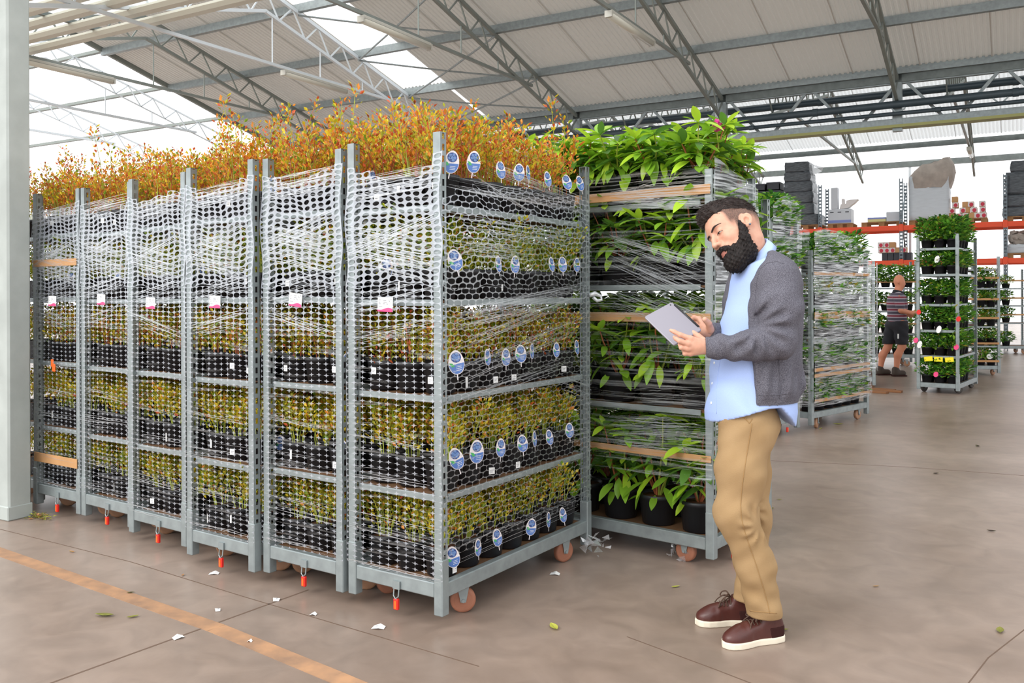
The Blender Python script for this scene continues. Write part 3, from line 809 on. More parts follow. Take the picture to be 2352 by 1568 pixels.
for i, t in enumerate(NETTED):
    del t['_m']
    rest = MB()
    for L in range(5):
        for q in range(7):
            for c in range(3):
                if i == 6: show = L == 4 and q < 2
                elif i == 0: show = (q < 2) or c == 2 or (L == 4 and (q < 4 or c == 1)) or (c == 1 and q < 3)
                else: show = q < 2 or (L == 4 and q < 4 + (c == 2)) or (q == 2 and c == 2)
                jx, jy = rnd.uniform(-0.004, 0.004), rnd.uniform(-0.004, 0.004)
                x, y, z = colx(c) + jx, rowy(q) + jy, LAYER_Z[L]
                seed = i * 1000 + L * 100 + q * 10 + c
                if show:
                    where = ('%s pot from the open side, %s row' % (['third', 'second', 'first'][c], ['front', 'second', 'third', 'fourth', 'fifth', 'sixth', 'rearmost'][q]))
                    lab = 'blueberry bush, %s, %s of %s netted trolley' % (where, SHN[L], TN[i])
                    b = berry_bush(t, x, y, z, KINDS[L], lab, 'blueberry bushes on the %s, %s netted trolley' % (SHN[L], TN[i]), seed)
                    BUSH[i, L, q, c] = b
                else:
                    f, s = BM[KINDS[L]][seed % 4]
                    R = Matrix.Translation((x, y, z)) @ Matrix.Rotation(seed * 1.7, 4, 'Z')
                    rest.lathe([(0.06, 0), (0.08, POT_H - 0.01)], 8, 8, Matrix.Translation((x, y, z))); rest.disc((x, y, z + POT_H - 0.02), 0.078, 8, 9)
                    if True:
                        R2 = Matrix.Translation((x, y, z + POT_H - 0.02)) @ Matrix.Rotation(seed * 1.7, 4, 'Z')
                        V = [R2 @ v.co for v in f.vertices]
                        b0 = len(rest.v); rest.v.extend([tuple(v) for v in V])
                        for pl in f.polygons:
                            rest.f.append(tuple(b0 + k for k in pl.vertices)); rest.m.append(pl.material_index)
    o = rest.build('blueberry_bushes', LMATS + [M['pot'], M['soil']], None, t.location, (0, 0, t.rotation_euler.z))
    tag(o, 'packed inner rows of blueberry pots deep inside the %s netted trolley' % TN[i], 'plants', None, 'stuff')

# oval labels stuck into the pots along the open side of the nearest trolley, at their photographed places
def on_side(px, py, t, x_off):
    """point of the trolley's open side plane behind a photo position (trolley coordinates)"""
    r = ray(px, py); o = Vector((0, 0, CAM_H)); d = c2w(r.x, 1.0, r.z)
    Mi = t.matrix_local.inverted(); a, b = Mi @ o, Mi @ (o + d)
    k = (x_off - a.x) / (b.x - a.x)
    return a + (b - a) * k
T1 = NETTED[0]
TAGS = {4: [(1037, 372, 1.1), (1088, 372, 1.1), (1150, 390, .95), (1192, 396, .95), (1213, 397, .5), (1258, 411, .8), (1302, 418, .9), (1332, 421, .9)],
        3: [(1045, 597, 1.05), (1145, 606, .8), (1183, 607, .95), (1267, 607, .8), (1292, 607, .9), (1325, 608, .8)],
        2: [(1048, 832, 1.15), (1120, 820, .8), (1162, 820, .9), (1196, 812, .95), (1222, 806, .8), (1278, 803, .8), (1325, 797, .8)],
        1: [(1048, 1053, 1.05), (1095, 1037, 1.15), (1150, 1028, .95), (1200, 1018, .9), (1228, 1008, .8), (1262, 1004, .8), (1308, 988, .85)],
        0: [(1040, 1279, 1.0), (1098, 1257, .6), (1142, 1234, .9), (1220, 1210, .9), (1260, 1193, .7), (1293, 1182, .7)]}
def stick_tag(t, ti, L, p, sc, yaw):
    q = min(range(7), key=lambda k: abs(rowy(k) - p.y)); c = min(range(3), key=lambda k: abs(colx(k) - p.x))
    while (ti, L, q, c) not in BUSH and q > 0: q -= 1
    b = BUSH.get((ti, L, q, c))
    if b is None: return
    lp = p - Vector(t.matrix_local.inverted() @ b.location)
    place('plant_tag', TAG, b, lp, (math.pi/2 - 0.1 + rnd.uniform(-.12, .12), rnd.uniform(-.3, .25), yaw), (sc, sc, sc))
for L, row in TAGS.items():
    for k, (px, py, sc) in enumerate(row):
        p = on_side(px, py, T1, TW/2 + 0.008)
        narrow = sc < 0.82
        stick_tag(T1, 0, L, p, max(sc, 0.85) * 1.06, math.radians((62 if not narrow else 94) + ((k * 37) % 5 - 2) * 7))
# a few in the front rows and the gaps of the other trolleys
for ti, L, x, y, zz, sc in ((1, 4, 0.23, -0.40, 0.17, 1.0), (2, 4, 0.23, -0.50, 0.17, 1.15), (2, 2, 0.22, -0.52, 0.14, 1.0), (3, 3, 0.22, -0.5, 0.14, 1.1), (1, 1, 0.17, -0.55, 0.12, 1.2), (1, 0, 0.20, -0.5, 0.1, 1.0),
                            (0, 1, 0.20, -0.57, 0.13, 1.0), (0, 3, -0.12, -0.56, 0.14, 1.2), (5, 3, 0.02, -0.56, 0.14, 1.1), (1, 2, 0.2, -0.54, 0.12, 1.0), (2, 1, 0.23, -0.45, 0.1, 0.9), (4, 3, 0.0, -0.56, 0.12, 1.0), (5, 4, -0.24, -0.5, 0.15, 1.1)):
    stick_tag(NETTED[ti], ti, L, Vector((x, y, LAYER_Z[L] + zz)), sc, math.radians(25))
# white price stickers on pots
def sticker(t, ti, L, p, yaw, mesh=STICK, sc=1.0):
    q = min(range(7), key=lambda k: abs(rowy(k) - p.y)); c = min(range(3), key=lambda k: abs(colx(k) - p.x))
    b = BUSH.get((ti, L, q, c))
    if b is None: return
    lp = p - Vector(t.matrix_local.inverted() @ b.location)
    r_ = math.hypot(lp.x, lp.y) or 1.0
    z = min(max(lp.z, 0.03), POT_H - 0.03); R = 0.066 + (POT_R - 0.066) * z / POT_H + 0.0015
    place(mesh.name.split('.')[0], mesh, b, (lp.x / r_ * R, lp.y / r_ * R, z), (0, 0, math.atan2(lp.y, lp.x) + math.pi/2), (sc, sc, sc))
for px, py, L in ((1142, 872, 2), (1185, 867, 2), (1300, 848, 2), (1133, 1083, 1), (1192, 1070, 1), (1157, 660, 3), (1047, 1328, 0), (1325, 472, 4)):
    sticker(T1, 0, L, on_side(px, py, T1, TW/2 - 0.01), 0, STICK)
for px, py, L in ((1075, 880, 2), (982, 664, 3), (1329, 505, 4)): sticker(T1, 0, L, on_side(px, py, T1, TW/2 - 0.01), 0, SLIM)
rs = random.Random(5)
for i in range(6):
    for L in range(5):
        for c in range(3):
            if rs.random() < (0.35 if i else 0.3):
                sticker(NETTED[i], i, L, Vector((colx(c) + rs.uniform(-.03, .03), -TL/2 + 0.03, LAYER_Z[L] + rs.uniform(0.05, 0.09))), 0, STICK if rs.random() < 0.7 else SLIM)

# ================================================================ rhododendrons (the big leaves are objects of their own)
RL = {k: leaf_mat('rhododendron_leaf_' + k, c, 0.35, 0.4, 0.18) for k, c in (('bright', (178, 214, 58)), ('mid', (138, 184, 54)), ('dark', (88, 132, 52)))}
def big_leaf(ln, wd, bend, m):
    mb = MB(); n = 5; V = []
    for i in range(n + 1):
        t = i / n; w = wd / 2 * math.sin(math.pi * min(1, t * 0.93 + 0.05)) ** 0.8 if 0 < i < n else wd * 0.04
        z = -bend * ln * t * t
        V += [(ln * t, -w, z + w * 0.25), (ln * t, 0, z), (ln * t, w, z + w * 0.25)]
    F = []
    for i in range(n):
        a, b = i * 3, i * 3 + 3
        F += [(a, b, b + 1, a + 1), (a + 1, b + 1, b + 2, a + 2)]
    mb.add(V, F)
    return mb.mesh('leaf', m, True)
LEAF = {k: [big_leaf(0.125, 0.046, 0.12, RL[k]), big_leaf(0.14, 0.047, 0.3, RL[k]), big_leaf(0.105, 0.043, 0.05, RL[k])] for k in RL}
POT_B, SOIL_B = pot_mesh(0.088, 0.108, 0.165, 18), soil_mesh(0.10, 12, 4)
RM = [RL['bright'], RL['mid'], RL['dark'], M['stem_red'], M['stem_green']]
def rhodo_plan(seed, H, spread):
    """stems and leaf placements of one plant"""
    r = random.Random(seed); stems, leaves = [], []
    nb = 7
    for b in range(nb):
        a = 2 * math.pi * (b + r.uniform(-.3, .3)) / nb; h = H * r.uniform(0.55, 1.0); lean = spread * r.uniform(0.5, 1.1)
        pts = [Vector((0.012 * math.cos(a), 0.012 * math.sin(a), 0))]
        for k in range(1, 5):
            t = k / 4
            pts.append(Vector((math.cos(a) * lean * t ** 0.8, math.sin(a) * lean * t ** 0.8, h * t ** 1.15)) + rv(r) * 0.008)
        stems.append(pts)
        tip = pts[-1]; ax = (pts[-1] - pts[-2]).normalized()
        for w, (q, cnt) in enumerate(((tip, 8), (pts[3].lerp(pts[2], 0.3), 6), (pts[2].lerp(pts[1], 0.2), 3))):
            for k in range(cnt):
                an = 2 * math.pi * k / cnt + r.uniform(-.25, .25)
                el = r.uniform(-0.45, 0.65) if w == 0 else r.uniform(-0.7, 0.15)
                d = Vector((math.cos(an) * math.cos(el), math.sin(an) * math.cos(el), math.sin(el))) + ax * 0.15
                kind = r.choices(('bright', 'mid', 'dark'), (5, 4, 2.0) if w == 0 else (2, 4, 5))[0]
                leaves.append((q, d, kind, r.randrange(3), r.uniform(0.8, 1.2)))
    return stems, leaves
def leaf_rot(d, r=0.0):
    d = d.normalized(); yaw = math.atan2(d.y, d.x); pit = -math.asin(max(-1, min(1, d.z)))
    return (Matrix.Rotation(yaw, 3, 'Z') @ Matrix.Rotation(pit, 3, 'Y') @ Matrix.Rotation(r, 3, 'X')).to_euler()
def rhodo_joined(seed, H, spread, scale=1.0):
    st, lv = rhodo_plan(seed, H, spread)
    mb = MB()
    for pts in st: mb.tube(pts, [0.006, 0.005, 0.0045, 0.004, 0.003], 4, 3, False)
    for q, d, kind, v, s in lv:
        R = Matrix.Translation(q) @ leaf_rot(d).to_matrix().to_4x4() @ Matrix.Scale(s, 4)
        me = LEAF[kind][v]
        mb.add([R @ x.co for x in me.vertices], [tuple(p.vertices) for p in me.polygons], ('bright', 'mid', 'dark').index(kind))
    return mb.mesh('foliage', RM, True)
RH_BACK = [rhodo_joined(100 + s, 0.30, 0.13) for s in range(3)]
RH_Z = [0.15, 0.81, 1.465, 1.91]; RH_H = [0.46, 0.43, 0.31, 0.27]
bpy.context.view_layer.update()
LV = ['base', 'second level', 'third level', 'top level']
for L in range(4):
    n = 5
    for k in range(n):
        x = -TL/2 + 0.13 + k * (TL - 0.26) / (n - 1)
        for row in (0, 1):
            y = -TW/2 + 0.125 + row * 0.245
            p = T7.matrix_local @ Vector((x + rnd.uniform(-.008, .008), y, RH_Z[L]))
            o = empty('potted_rhododendron', p, T7.rotation_euler.z if row == 0 else rnd.uniform(0, 6.28), 'large-leaved rhododendron in black pot, %s from the netted trolley, %s row, %s' % (ORD[k], 'front' if row == 0 else 'rear', LV[L]), 'plant', 'rhododendrons on the %s, trolley behind the man' % LV[L])
            place('pot', POT_B, o); place('soil', SOIL_B, o, (0, 0, 0.148))
            if row == 0 or (L == 3 and False):
                st, lv = rhodo_plan(L * 10 + k + 1, RH_H[L], 0.15)
                mb = MB()
                for pts in st: mb.tube(pts, [0.006, 0.005, 0.0045, 0.004, 0.003], 5, 0 if rnd.random() < .6 else 1, False)
                mb.build('stems', [M['stem_red'], M['stem_green']], o, (0, 0, 0.15))
                rq = random.Random(L * 50 + k)
                for _ in range(9 if L == 3 else 5):                   # leaves hanging over the pot towards the aisle
                    an = -math.pi/2 + rq.uniform(-.9, .9)
                    lv.append((Vector((math.cos(an) * .085, math.sin(an) * .085, rq.uniform(.01, .12))), Vector((math.cos(an), math.sin(an), rq.uniform(-1.6, -.1))), rq.choice(('bright', 'mid', 'mid')), rq.randrange(3), rq.uniform(.8, 1.15)))
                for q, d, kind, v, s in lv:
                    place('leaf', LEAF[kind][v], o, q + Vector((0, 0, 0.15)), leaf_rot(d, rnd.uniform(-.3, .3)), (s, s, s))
            else:
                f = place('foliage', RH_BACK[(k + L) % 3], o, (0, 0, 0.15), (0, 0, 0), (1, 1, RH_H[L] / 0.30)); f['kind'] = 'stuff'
T7_BACKDROP = trolley('plant_trolley', (1.261, 5.04), 141.0, 'added rhododendron trolley hidden behind the first, a dark backdrop for its leaves', [], h=2.0, base=0.125, group='wrapped trolleys behind the man', W=TL, L=TW, wheel='wheel_red')  # unseen trolley added as a dark backdrop, blocking bright gaps behind the first
shelves_for(T7_BACKDROP, (0.80, 1.455, 1.90), TL, TW)
bpy.context.view_layer.update()
mb = MB()
for L in range(4):
    for k in range(5):
        for row in (0, 1):
            x, y = -TL/2 + 0.13 + k * (TL - 0.26) / 4, -TW/2 + 0.125 + row * 0.245
            R = Matrix.Translation((x, y, RH_Z[L])); mb.lathe([(0.085, 0), (0.106, 0.16)], 10, 5, R); mb.disc((0, 0, 0.15), 0.1, 10, 6, R)
            f = RH_BACK[(k + L + row) % 3]; R = Matrix.Translation((x, y, RH_Z[L] + 0.15)) @ Matrix.Rotation(k * 1.3 + row, 4, 'Z') @ Matrix.Diagonal((1, 1, RH_H[L] / 0.30, 1))
            b0 = len(mb.v); mb.v.extend([tuple(R @ v.co) for v in f.vertices])
            for pl in f.polygons: mb.f.append(tuple(b0 + i for i in pl.vertices)); mb.m.append(pl.material_index)
o = mb.build('rhododendrons', RM + [M['pot'], M['soil']], None, T7_BACKDROP.location, (0, 0, T7_BACKDROP.rotation_euler.z)); tag(o, 'mass of rhododendrons on the added backdrop trolley, darkening gaps between the front plants', 'plants', None, 'stuff')
# two pink blossoms above the end post
fl = empty('blossom', T7.matrix_local @ Vector((TL/2 - 0.02, -TW/2 + 0.12, 2.27)), 0, 'pink rhododendron blossom above the end post of the leafy trolley', 'flower')
M['petal'] = mat('pink_petal', (226, 60, 160), 0.5)
pet = MB().add([(0, 0, 0), (0.03, -0.018, 0.02), (0.05, 0, 0.018), (0.03, 0.018, 0.02)], [(0, 1, 2), (0, 2, 3)]).mesh('petal', M['petal'])
for k in range(11): place('petal', pet, fl, (0, 0, 0.01 * (k % 3)), (0, -0.5 * (k % 3), k * 0.9))
MB().tube([(0, 0, 0), (0.01, 0.0, -0.09)], 0.004, 5).build('stalk', M['stem_green'], fl)

# ================================================================ pot plants on the further trolleys
DM = [leaf_mat('glossy_leaf_' + k, c, 0.4, 0.3, 0.3) for k, c in (('green', (104, 164, 56)), ('dark', (62, 112, 46)), ('lime', (152, 196, 66)), ('straw', (176, 160, 60)))]
def shrub_mesh(seed, w, H, ls, n=150, wts=(5, 4, 2, 0.3)):
    r = random.Random(seed); mb = MB()
    for k in range(n):
        a = r.uniform(0, 6.28); rr = math.sqrt(r.random()); z = r.random()
        bulge = math.sin(math.pi * (0.15 + 0.8 * z)) ** 0.6
        p = Vector((math.cos(a) * w * rr * bulge, math.sin(a) * w * rr * bulge, H * z))
        d = Vector((math.cos(a) + r.uniform(-.5, .5), math.sin(a) + r.uniform(-.5, .5), r.uniform(-0.3, 0.9)))
        leaf_quad(mb, p, d, Vector((0, 0, 1)) + rv(r) * 0.5, ls * r.uniform(.7, 1.3), ls * 0.5, r.choices(range(4), wts)[0])
    return mb.mesh('foliage', DM)
SHRUB = [shrub_mesh(s, 0.135, 0.235, 0.072, 230) for s in range(3)]
SHRUB_Y = [shrub_mesh(10 + s, 0.125, 0.21, 0.062, 180, (3, 3, 3, 3)) for s in range(2)]
SHRUB_T = [shrub_mesh(20 + s, 0.15, 0.31, 0.08, 260) for s in range(2)]
POT_F = pot_mesh(0.058, 0.072, 0.12, 10)
FAR_N = {}
def fill(t, zs, xs, ys, name, who, grp, meshes, top=None, sc=1.0):
    for L, z in enumerate(zs):
        for yi, y in enumerate(ys):
            for xi, x in enumerate(xs):
                k = FAR_N.get(name, 0); FAR_N[name] = k + 1
                p = t.matrix_local @ Vector((x, y, z))
                lv = ['base', 'second level', 'third level', 'fourth level', 'fifth level', 'top level'][L if L < len(zs) - 1 else 5]
                o = empty(name, p, 0, 'leafy pot plant, %s along %s row, %s, %s' % (ORD[xi], ['front', 'second', 'third', 'fourth', 'fifth'][yi], lv, who), 'plant', grp)
                place('pot', POT_F, o, (0, 0, 0), (0, 0, 0), (sc, sc, 1))
                ms = top if (top and L == len(zs) - 1) else meshes
                f = place('foliage', ms[(k * 5 + L) % len(ms)], o, (0, 0, 0.10), (0, 0, k * 1.3), (sc, sc, rnd.uniform(0.9, 1.15))); f['kind'] = 'stuff'
bpy.context.view_layer.update()
fill(T11, [0.14, 0.53, 0.89, 1.26, 1.68, 2.05], (-0.165, 0, 0.165), (-0.53, -0.37), 'pot_plant', 'the trolley the worker pushes', 'pot plants on the pushed trolley', SHRUB, SHRUB_T)
fill(T11, [0.14, 0.53, 0.89, 1.26, 1.68, 2.05], (0.165,), (-0.2, -0.0, 0.2), 'pot_plant', 'the pushed trolley, right side row', 'pot plants on the pushed trolley', SHRUB, SHRUB_T)
fill(T12, [0.165, 0.515, 0.845, 1.165, 1.495], (0.0, 0.165), (-0.53,), 'pot_plant', 'the strapped trolley behind it', 'pot plants behind the pushed trolley', SHRUB_Y + SHRUB[:1])
fill(T13, [0.23, 0.64, 1.07, 1.52], (-0.1, 0.1, 0.3, 0.5), (-0.17,), 'pot_plant', 'the trolley behind the worker', 'pot plants behind the worker', SHRUB, SHRUB_T, 1.25)
fill(T14, [0.175, 0.72, 1.12, 1.5], (-0.5, -0.3, -0.1, 0.1), (-0.17,), 'pot_plant', 'the most distant trolley', 'pot plants by the far rack upright', SHRUB + SHRUB_Y, None, 1.2)
fill(T10, [0.16, 0.51, 0.91, 1.31], (0.12,), (-0.52,), 'pot_plant', 'the narrow wrapped trolley', 'pot plants on the narrow trolley', SHRUB)
fill(T9, [0.175, 0.56, 0.93, 1.29, 1.63], (-0.5, -0.3, -0.1, 0.1, 0.3, 0.5), (-0.15,), 'pot_plant', 'the wrapped trolley with curved strips', 'pot plants under film beside the man', SHRUB + SHRUB_Y, SHRUB_T, 1.15)
fill(T9, [0.175, 0.56, 0.93, 1.29, 1.63], (-0.5,), (0.1,), 'pot_plant', 'the curved-strip trolley, end side', 'pot plants under film beside the man', SHRUB + SHRUB_Y, SHRUB_T, 1.15)
fill(T8, [0.64, 1.11, 1.56, 1.99], (-0.16, 0.02, 0.17), (-0.53,), 'pot_plant', 'the wrapped trolley at the man\'s shoulder', 'pot plants behind the man', SHRUB_T, SHRUB_T, 1.1)
# yellow tags and round pink or white labels on the pushed trolley
for x in (-0.12, 0.01, 0.15): MB().box((-0.055, -0.002, -0.035), (0.055, 0.002, 0.03)).build('yellow_tag', M['yellow'], T11, (x, -TL/2 - 0.02, 0.485), (0, rnd.uniform(-.15, .15), 0))
rd = MB().prism([(0.032 * math.cos(2*math.pi*k/10), 0.055 * math.sin(2*math.pi*k/10)) for k in range(10)], -0.002, 0.002).mesh('round_label', M['white'])
rp = MB().prism([(0.032 * math.cos(2*math.pi*k/10), 0.04 * math.sin(2*math.pi*k/10)) for k in range(10)], -0.002, 0.002).mesh('round_label', M['pink'])
rr_ = MB().prism([(0.030 * math.cos(2*math.pi*k/10), 0.038 * math.sin(2*math.pi*k/10)) for k in range(10)], -0.002, 0.002).mesh('round_label', M['red'])
for me, x, z in ((rd, 0.0, 1.88), (rp, -0.02, 0.27), (rd, -0.23, 0.68), (rp, -0.28, 0.74), (rr_, -0.24, 1.14), (rr_, 0.27, 1.05), (rp, 0.24, 0.66), (rd, 0.02, 0.9)):
    place('round_label', me, T11, (x, -TL/2 - 0.035, z), (math.pi/2, 0.3, 0))
MB().prism([(0.05 * math.cos(2*math.pi*k/10), 0.045 * math.sin(2*math.pi*k/10)) for k in range(10)], -0.002, 0.002).build('round_label', M['white'], T12, (0.1, -TL/2 - 0.03, 0.33), (math.pi/2, 0, 0))
# ================================================================ stretch film
rf = random.Random(11)
def style_of(zz, style):
    if style == 'side':
        if zz > 1.66: return 0.985, 2.5, 0
        if zz > 1.2: return 0.97, 2.4, 1
        return 0.972, 2.7, 1
    if zz > 1.62 + 0.05 * math.sin(style * 3): return 0.80, 1.8, 0
    if zz > 1.46: return 0.86, 1.9, 0
    if zz > 1.25 + 0.04 * math.sin(style * 2): return 0.95, 2.2, 0
    return 1.0, 3.3, 1
_num = {'side': 0.7}
def warp_style(s): return _num.get(s, s)
def net(mb, ux, uy, org, w, h, cw, ch, z0, brick, style, top=None):
    """perforated film: every hole is real; ux, uy: axes of the face, org: its lower corner"""
    ph = warp_style(style)
    nx, nz = int(round(w / cw)), int(round(h / ch)); cw, ch = w / nx, h / nz
    n = 12
    ang = [2 * math.pi * (k + 0.5) / n for k in range(n)]
    cs = [(math.cos(a), math.sin(a)) for a in ang]
    for j in range(nz):
        zc = (j + 0.5) * ch; zz = z0 + zc
        s, p, mi = style_of(zz, style)
        off = 0.5 if (brick and j % 2) else 0.0
        for i in range(nx + (1 if off else 0)):
            xc = (i + 0.5 - off) * cw
            if top and zz > top(min(1, max(0, xc / w))): continue
            sj = min(s * rf.uniform(0.9, 1.03) if zz > 1.45 else s, 1.0)
            P = []
            for c_, s_ in cs:
                m = max(abs(c_), abs(s_)); q = (abs(c_) ** p + abs(s_) ** p) ** (1 / p)
                for fx, fz in ((c_ / m, s_ / m), (c_ / q * sj, s_ / q * sj)):
                    x, z = xc + fx * cw / 2, zc + fz * ch / 2
                    x = min(max(x, 0), w); zq = z0 + z
                    amp = 0.010 if zz > 1.45 else 0.003
                    P.append(org + ux * (x + amp * math.sin(zq * 17 + x * 9)) + uy * (z + amp * 1.3 * math.sin(x * 13 + zq * 6 + ph) + 0.5 * amp * math.sin(x * 41 + zq * 23)))
            mb.add(P, [(2*k, 2*((k+1) % n), 2*((k+1) % n) + 1, 2*k + 1) for k in range(n)], mi)
def ribbon(mb, pts, w, nrm, mi=0):
    V = []; N = len(pts)
    for i, p in enumerate(pts):
        d = (pts[min(i+1, N-1)] - pts[max(i-1, 0)]).normalized()
        s = d.cross(nrm).normalized() * w / 2 * (0.35 + 0.65 * math.sin(math.pi * (0.06 + 0.88 * i / (N-1))))
        V += [p - s, p + s]
    mb.add(V, [(2*i, 2*i+2, 2*i+3, 2*i+1) for i in range(N-1)], mi)
def streaks(mb, a, b, c, d, n, nrm, w=(0.001, 0.004), part=(0.3, 1.0), jit=0.006, bias=0.6, dens=1.45):
    """n drawn-out creases of film between the edge a-b and the edge c-d (a to c is the run of a crease)"""
    for k in range(int(n * dens)):
        t = rf.random(); p, q = a.lerp(b, t), c.lerp(d, min(1, max(0, t + rf.uniform(-.04, .04))))
        L = rf.uniform(*part); s0 = rf.uniform(0, 1 - L)
        wk = rf.uniform(*w) * 0.62
        pts = [p.lerp(q, s0 + L * i / 5) + nrm * rf.uniform(0, 0.004) + Vector((0, 0, rf.uniform(-jit, jit) * 0.5)) for i in range(6)]
        ribbon(mb, pts, wk, nrm, 0 if rf.random() < bias else 1)
X, Y, Z = Vector((1, 0, 0)), Vector((0, 1, 0)), Vector((0, 0, 1))
M['sheet_film'] = film_mat('stretch_film_sheet', 0.0, 0.75, (1.2, 1.2, 55), 1.6, 0.50, 0.80, 0.16, gloss=0.5)
M['sheet_film_heavy'] = film_mat('stretch_film_sheet_heavy', 0.08, 0.9, (2.0, 2.0, 45), 1.8, 0.44, 0.72, 0.2, gloss=0.45)
def sheet(parent, a, u, w, z0, z1, nrm, m, bump=0.008, nx=16, nz=24, topfn=None, seed=0):
    """film stretched over a face from a along u, bulging a little"""
    mb = MB(); V = []
    for j in range(nz + 1):
        for i in range(nx + 1):
            x = w * i / nx; tz = topfn(i / nx) if topfn else z1
            z = z0 + (tz - z0) * j / nz
            b = bump * (math.sin(x * 21 + z * 9 + seed) * 0.6 + math.sin(z * 47 + x * 5 + seed * 2) * 0.5)
            V.append(a + u * x + Z * z + nrm * b)
    k = nx + 1
    mb.add(V, [(j*k + i, j*k + i + 1, (j+1)*k + i + 1, (j+1)*k + i) for j in range(nz) for i in range(nx)])
    return mb.build('film_sheet', m, parent, smooth=True)
M['sheet_film_thin'] = film_mat('stretch_film_thin', 0.0, 0.5, (1.5, 1.5, 40), 1.7, 0.56, 0.85, 0.12, gloss=0.6)
STR = [M['strand'], M['strand_soft']]
for i, t in enumerate(NETTED[:6]):
    lab = ['clear net-like stretch film round the nearest netted trolley, both faces showing', 'clear net-like film on the second netted trolley, bright band across its top third', 'clear net-like film on the third netted trolley, row-end dots below its card',
           'clear net-like film on the fourth netted trolley, torn patch near the top', 'clear net-like film sagging at the top of the fifth netted trolley', 'clear net-like film on the sixth netted trolley by the pillar'][i]
    w = empty('stretch_film', t.location, t.rotation_euler.z, lab, 'film', 'net-like films round the blueberry trolleys')
    fw = TW + 0.05; y0 = -TL/2 - 0.027
    sag = [0.10, 0.05, 0.07, 0.06, 0.12, 0.05][i]; topz = 2.04
    mb = MB()
    net(mb, X, Z, Vector((-fw/2, y0, 0.20)), fw, topz - 0.20, 0.0505, 0.0262, 0.20, False, 1.0 + i, lambda u, s=sag: topz - s * math.sin(math.pi * (1 - u) ** 0.7) - 0.05 * (1 - u))
    nf = mb.build('perforated_film', [M['net'], M['net_low']], w); nf['kind'] = 'stuff'
    sm = MB(); nr = Vector((0, -1, 0)); yy = y0 - 0.004
    def fp(x, z): return Vector((x, yy, z))
    h = fw / 2
    for zc, dz, n, sl in ((1.62, 0.09, 42, 0.05), (1.70, 0.03, 16, -0.08), (1.44, 0.05, 14, -0.05), (1.27, 0.04, 10, 0.06 if i % 2 else -0.05), (1.93, 0.05, 30, -0.02), (0.80, 0.02, 5, 0.02), (0.62, 0.05, 5, 0.0), (0.40, 0.05, 7, 0.01), (0.22, 0.02, 5, 0)):
        zc += 0.02 * ((i * 5) % 3 - 1)
        streaks(sm, fp(-h, zc - dz + sl), fp(-h, zc + dz + sl), fp(h, zc - dz - sl), fp(h, zc + dz - sl), n, nr, (0.0012, 0.0045), (0.25, 1.0))
    for k in range(14):                                              # vertical glints beside the posts
        x = rf.choice((-h + 0.003, h - 0.004)); z = rf.uniform(0.3, 1.9)
        streaks(sm, fp(x, z), fp(x, z), fp(x, z + rf.uniform(.1, .4)), fp(x + 0.002, z + .3), 1, nr, (0.001, 0.002), (0.6, 1))
    if i == 0:
        xs = TW/2 + 0.027; mb = MB(); L = TL + 0.03
        net(mb, Y, Z, Vector((xs, -TL/2 - 0.015, 0.30)), L, 1.62, 0.0505, 0.0262, 0.30, True, 'side', lambda u: 1.98 if u > 0.42 else 1.90 - 0.05 * math.cos(u * 7))
        nf = mb.build('perforated_film', [M['net_low'], M['strand_soft']], w); nf['kind'] = 'stuff'
        nr2 = Vector((1, 0, 0)); e = TL / 2
        def sp(y, z): return Vector((xs + 0.004, y, z))
        for y0_, z0_, y1_, z1_, dz, n in ((-e, 1.90, e, 1.88, 0.03, 22), (-0.35, 2.00, e, 1.90, 0.03, 22), (-0.45, 1.95, 0.1, 1.80, 0.008, 8), (-e, 1.72, e, 1.70, 0.05, 30), (-e, 1.63, 0.1, 1.62, 0.04, 18), (-e, 1.30, e, 1.44, 0.05, 34), (-e, 1.18, e, 1.42, 0.02, 14), (-e, 1.05, e, 1.28, 0.04, 16), (-e, 0.95, e, 1.1, 0.03, 10), (0.3, 0.95, e, 0.86, 0.06, 16), (0.35, 0.72, e, 0.70, 0.08, 12), (-e, 0.3, e, 0.32, 0.05, 8)):
            streaks(sm, sp(y0_, z0_ - dz), sp(y0_, z0_ + dz), sp(y1_, z1_ - dz), sp(y1_, z1_ + dz), n, nr2, (0.001, 0.0035), (0.2, 0.9), bias=0.45)
        kn = MB()                                                   # knot of film at the rear post
        kn.tube([(xs + 0.0, e + 0.0, 1.41), (xs + 0.02, e + 0.03, 1.42), (xs + 0.045, e + 0.05, 1.405), (xs + 0.05, e + 0.05, 1.385), (xs + 0.03, e + 0.035, 1.38), (xs + 0.012, e + 0.02, 1.40)], [0.012, 0.014, 0.008, 0.008, 0.01, 0.01], 8)
        kn.build('film_knot', M['strand'], w, smooth=True)
        cr = MB(); q = random.Random(3)                              # crumpled film at the rear castor
        for k in range(26):
            p = Vector((xs - 0.03 + q.uniform(0, .13), e - 0.03 + q.uniform(-.04, .09), q.uniform(0.005, 0.10)))
            cr.add([p + rv(q) * 0.035 for _ in range(3)], [(0, 1, 2)], k % 2)
        o = cr.build('crumpled_film', STR, w); o['kind'] = 'stuff'
    o = sm.build('film_strands', STR, w); o['kind'] = 'stuff'
    sheet(w, Vector((-fw/2, -TL/2 - 0.024, 0)), X, fw, 0.2, 1.95, nr, M['sheet_film_thin'], 0.004, seed=i)

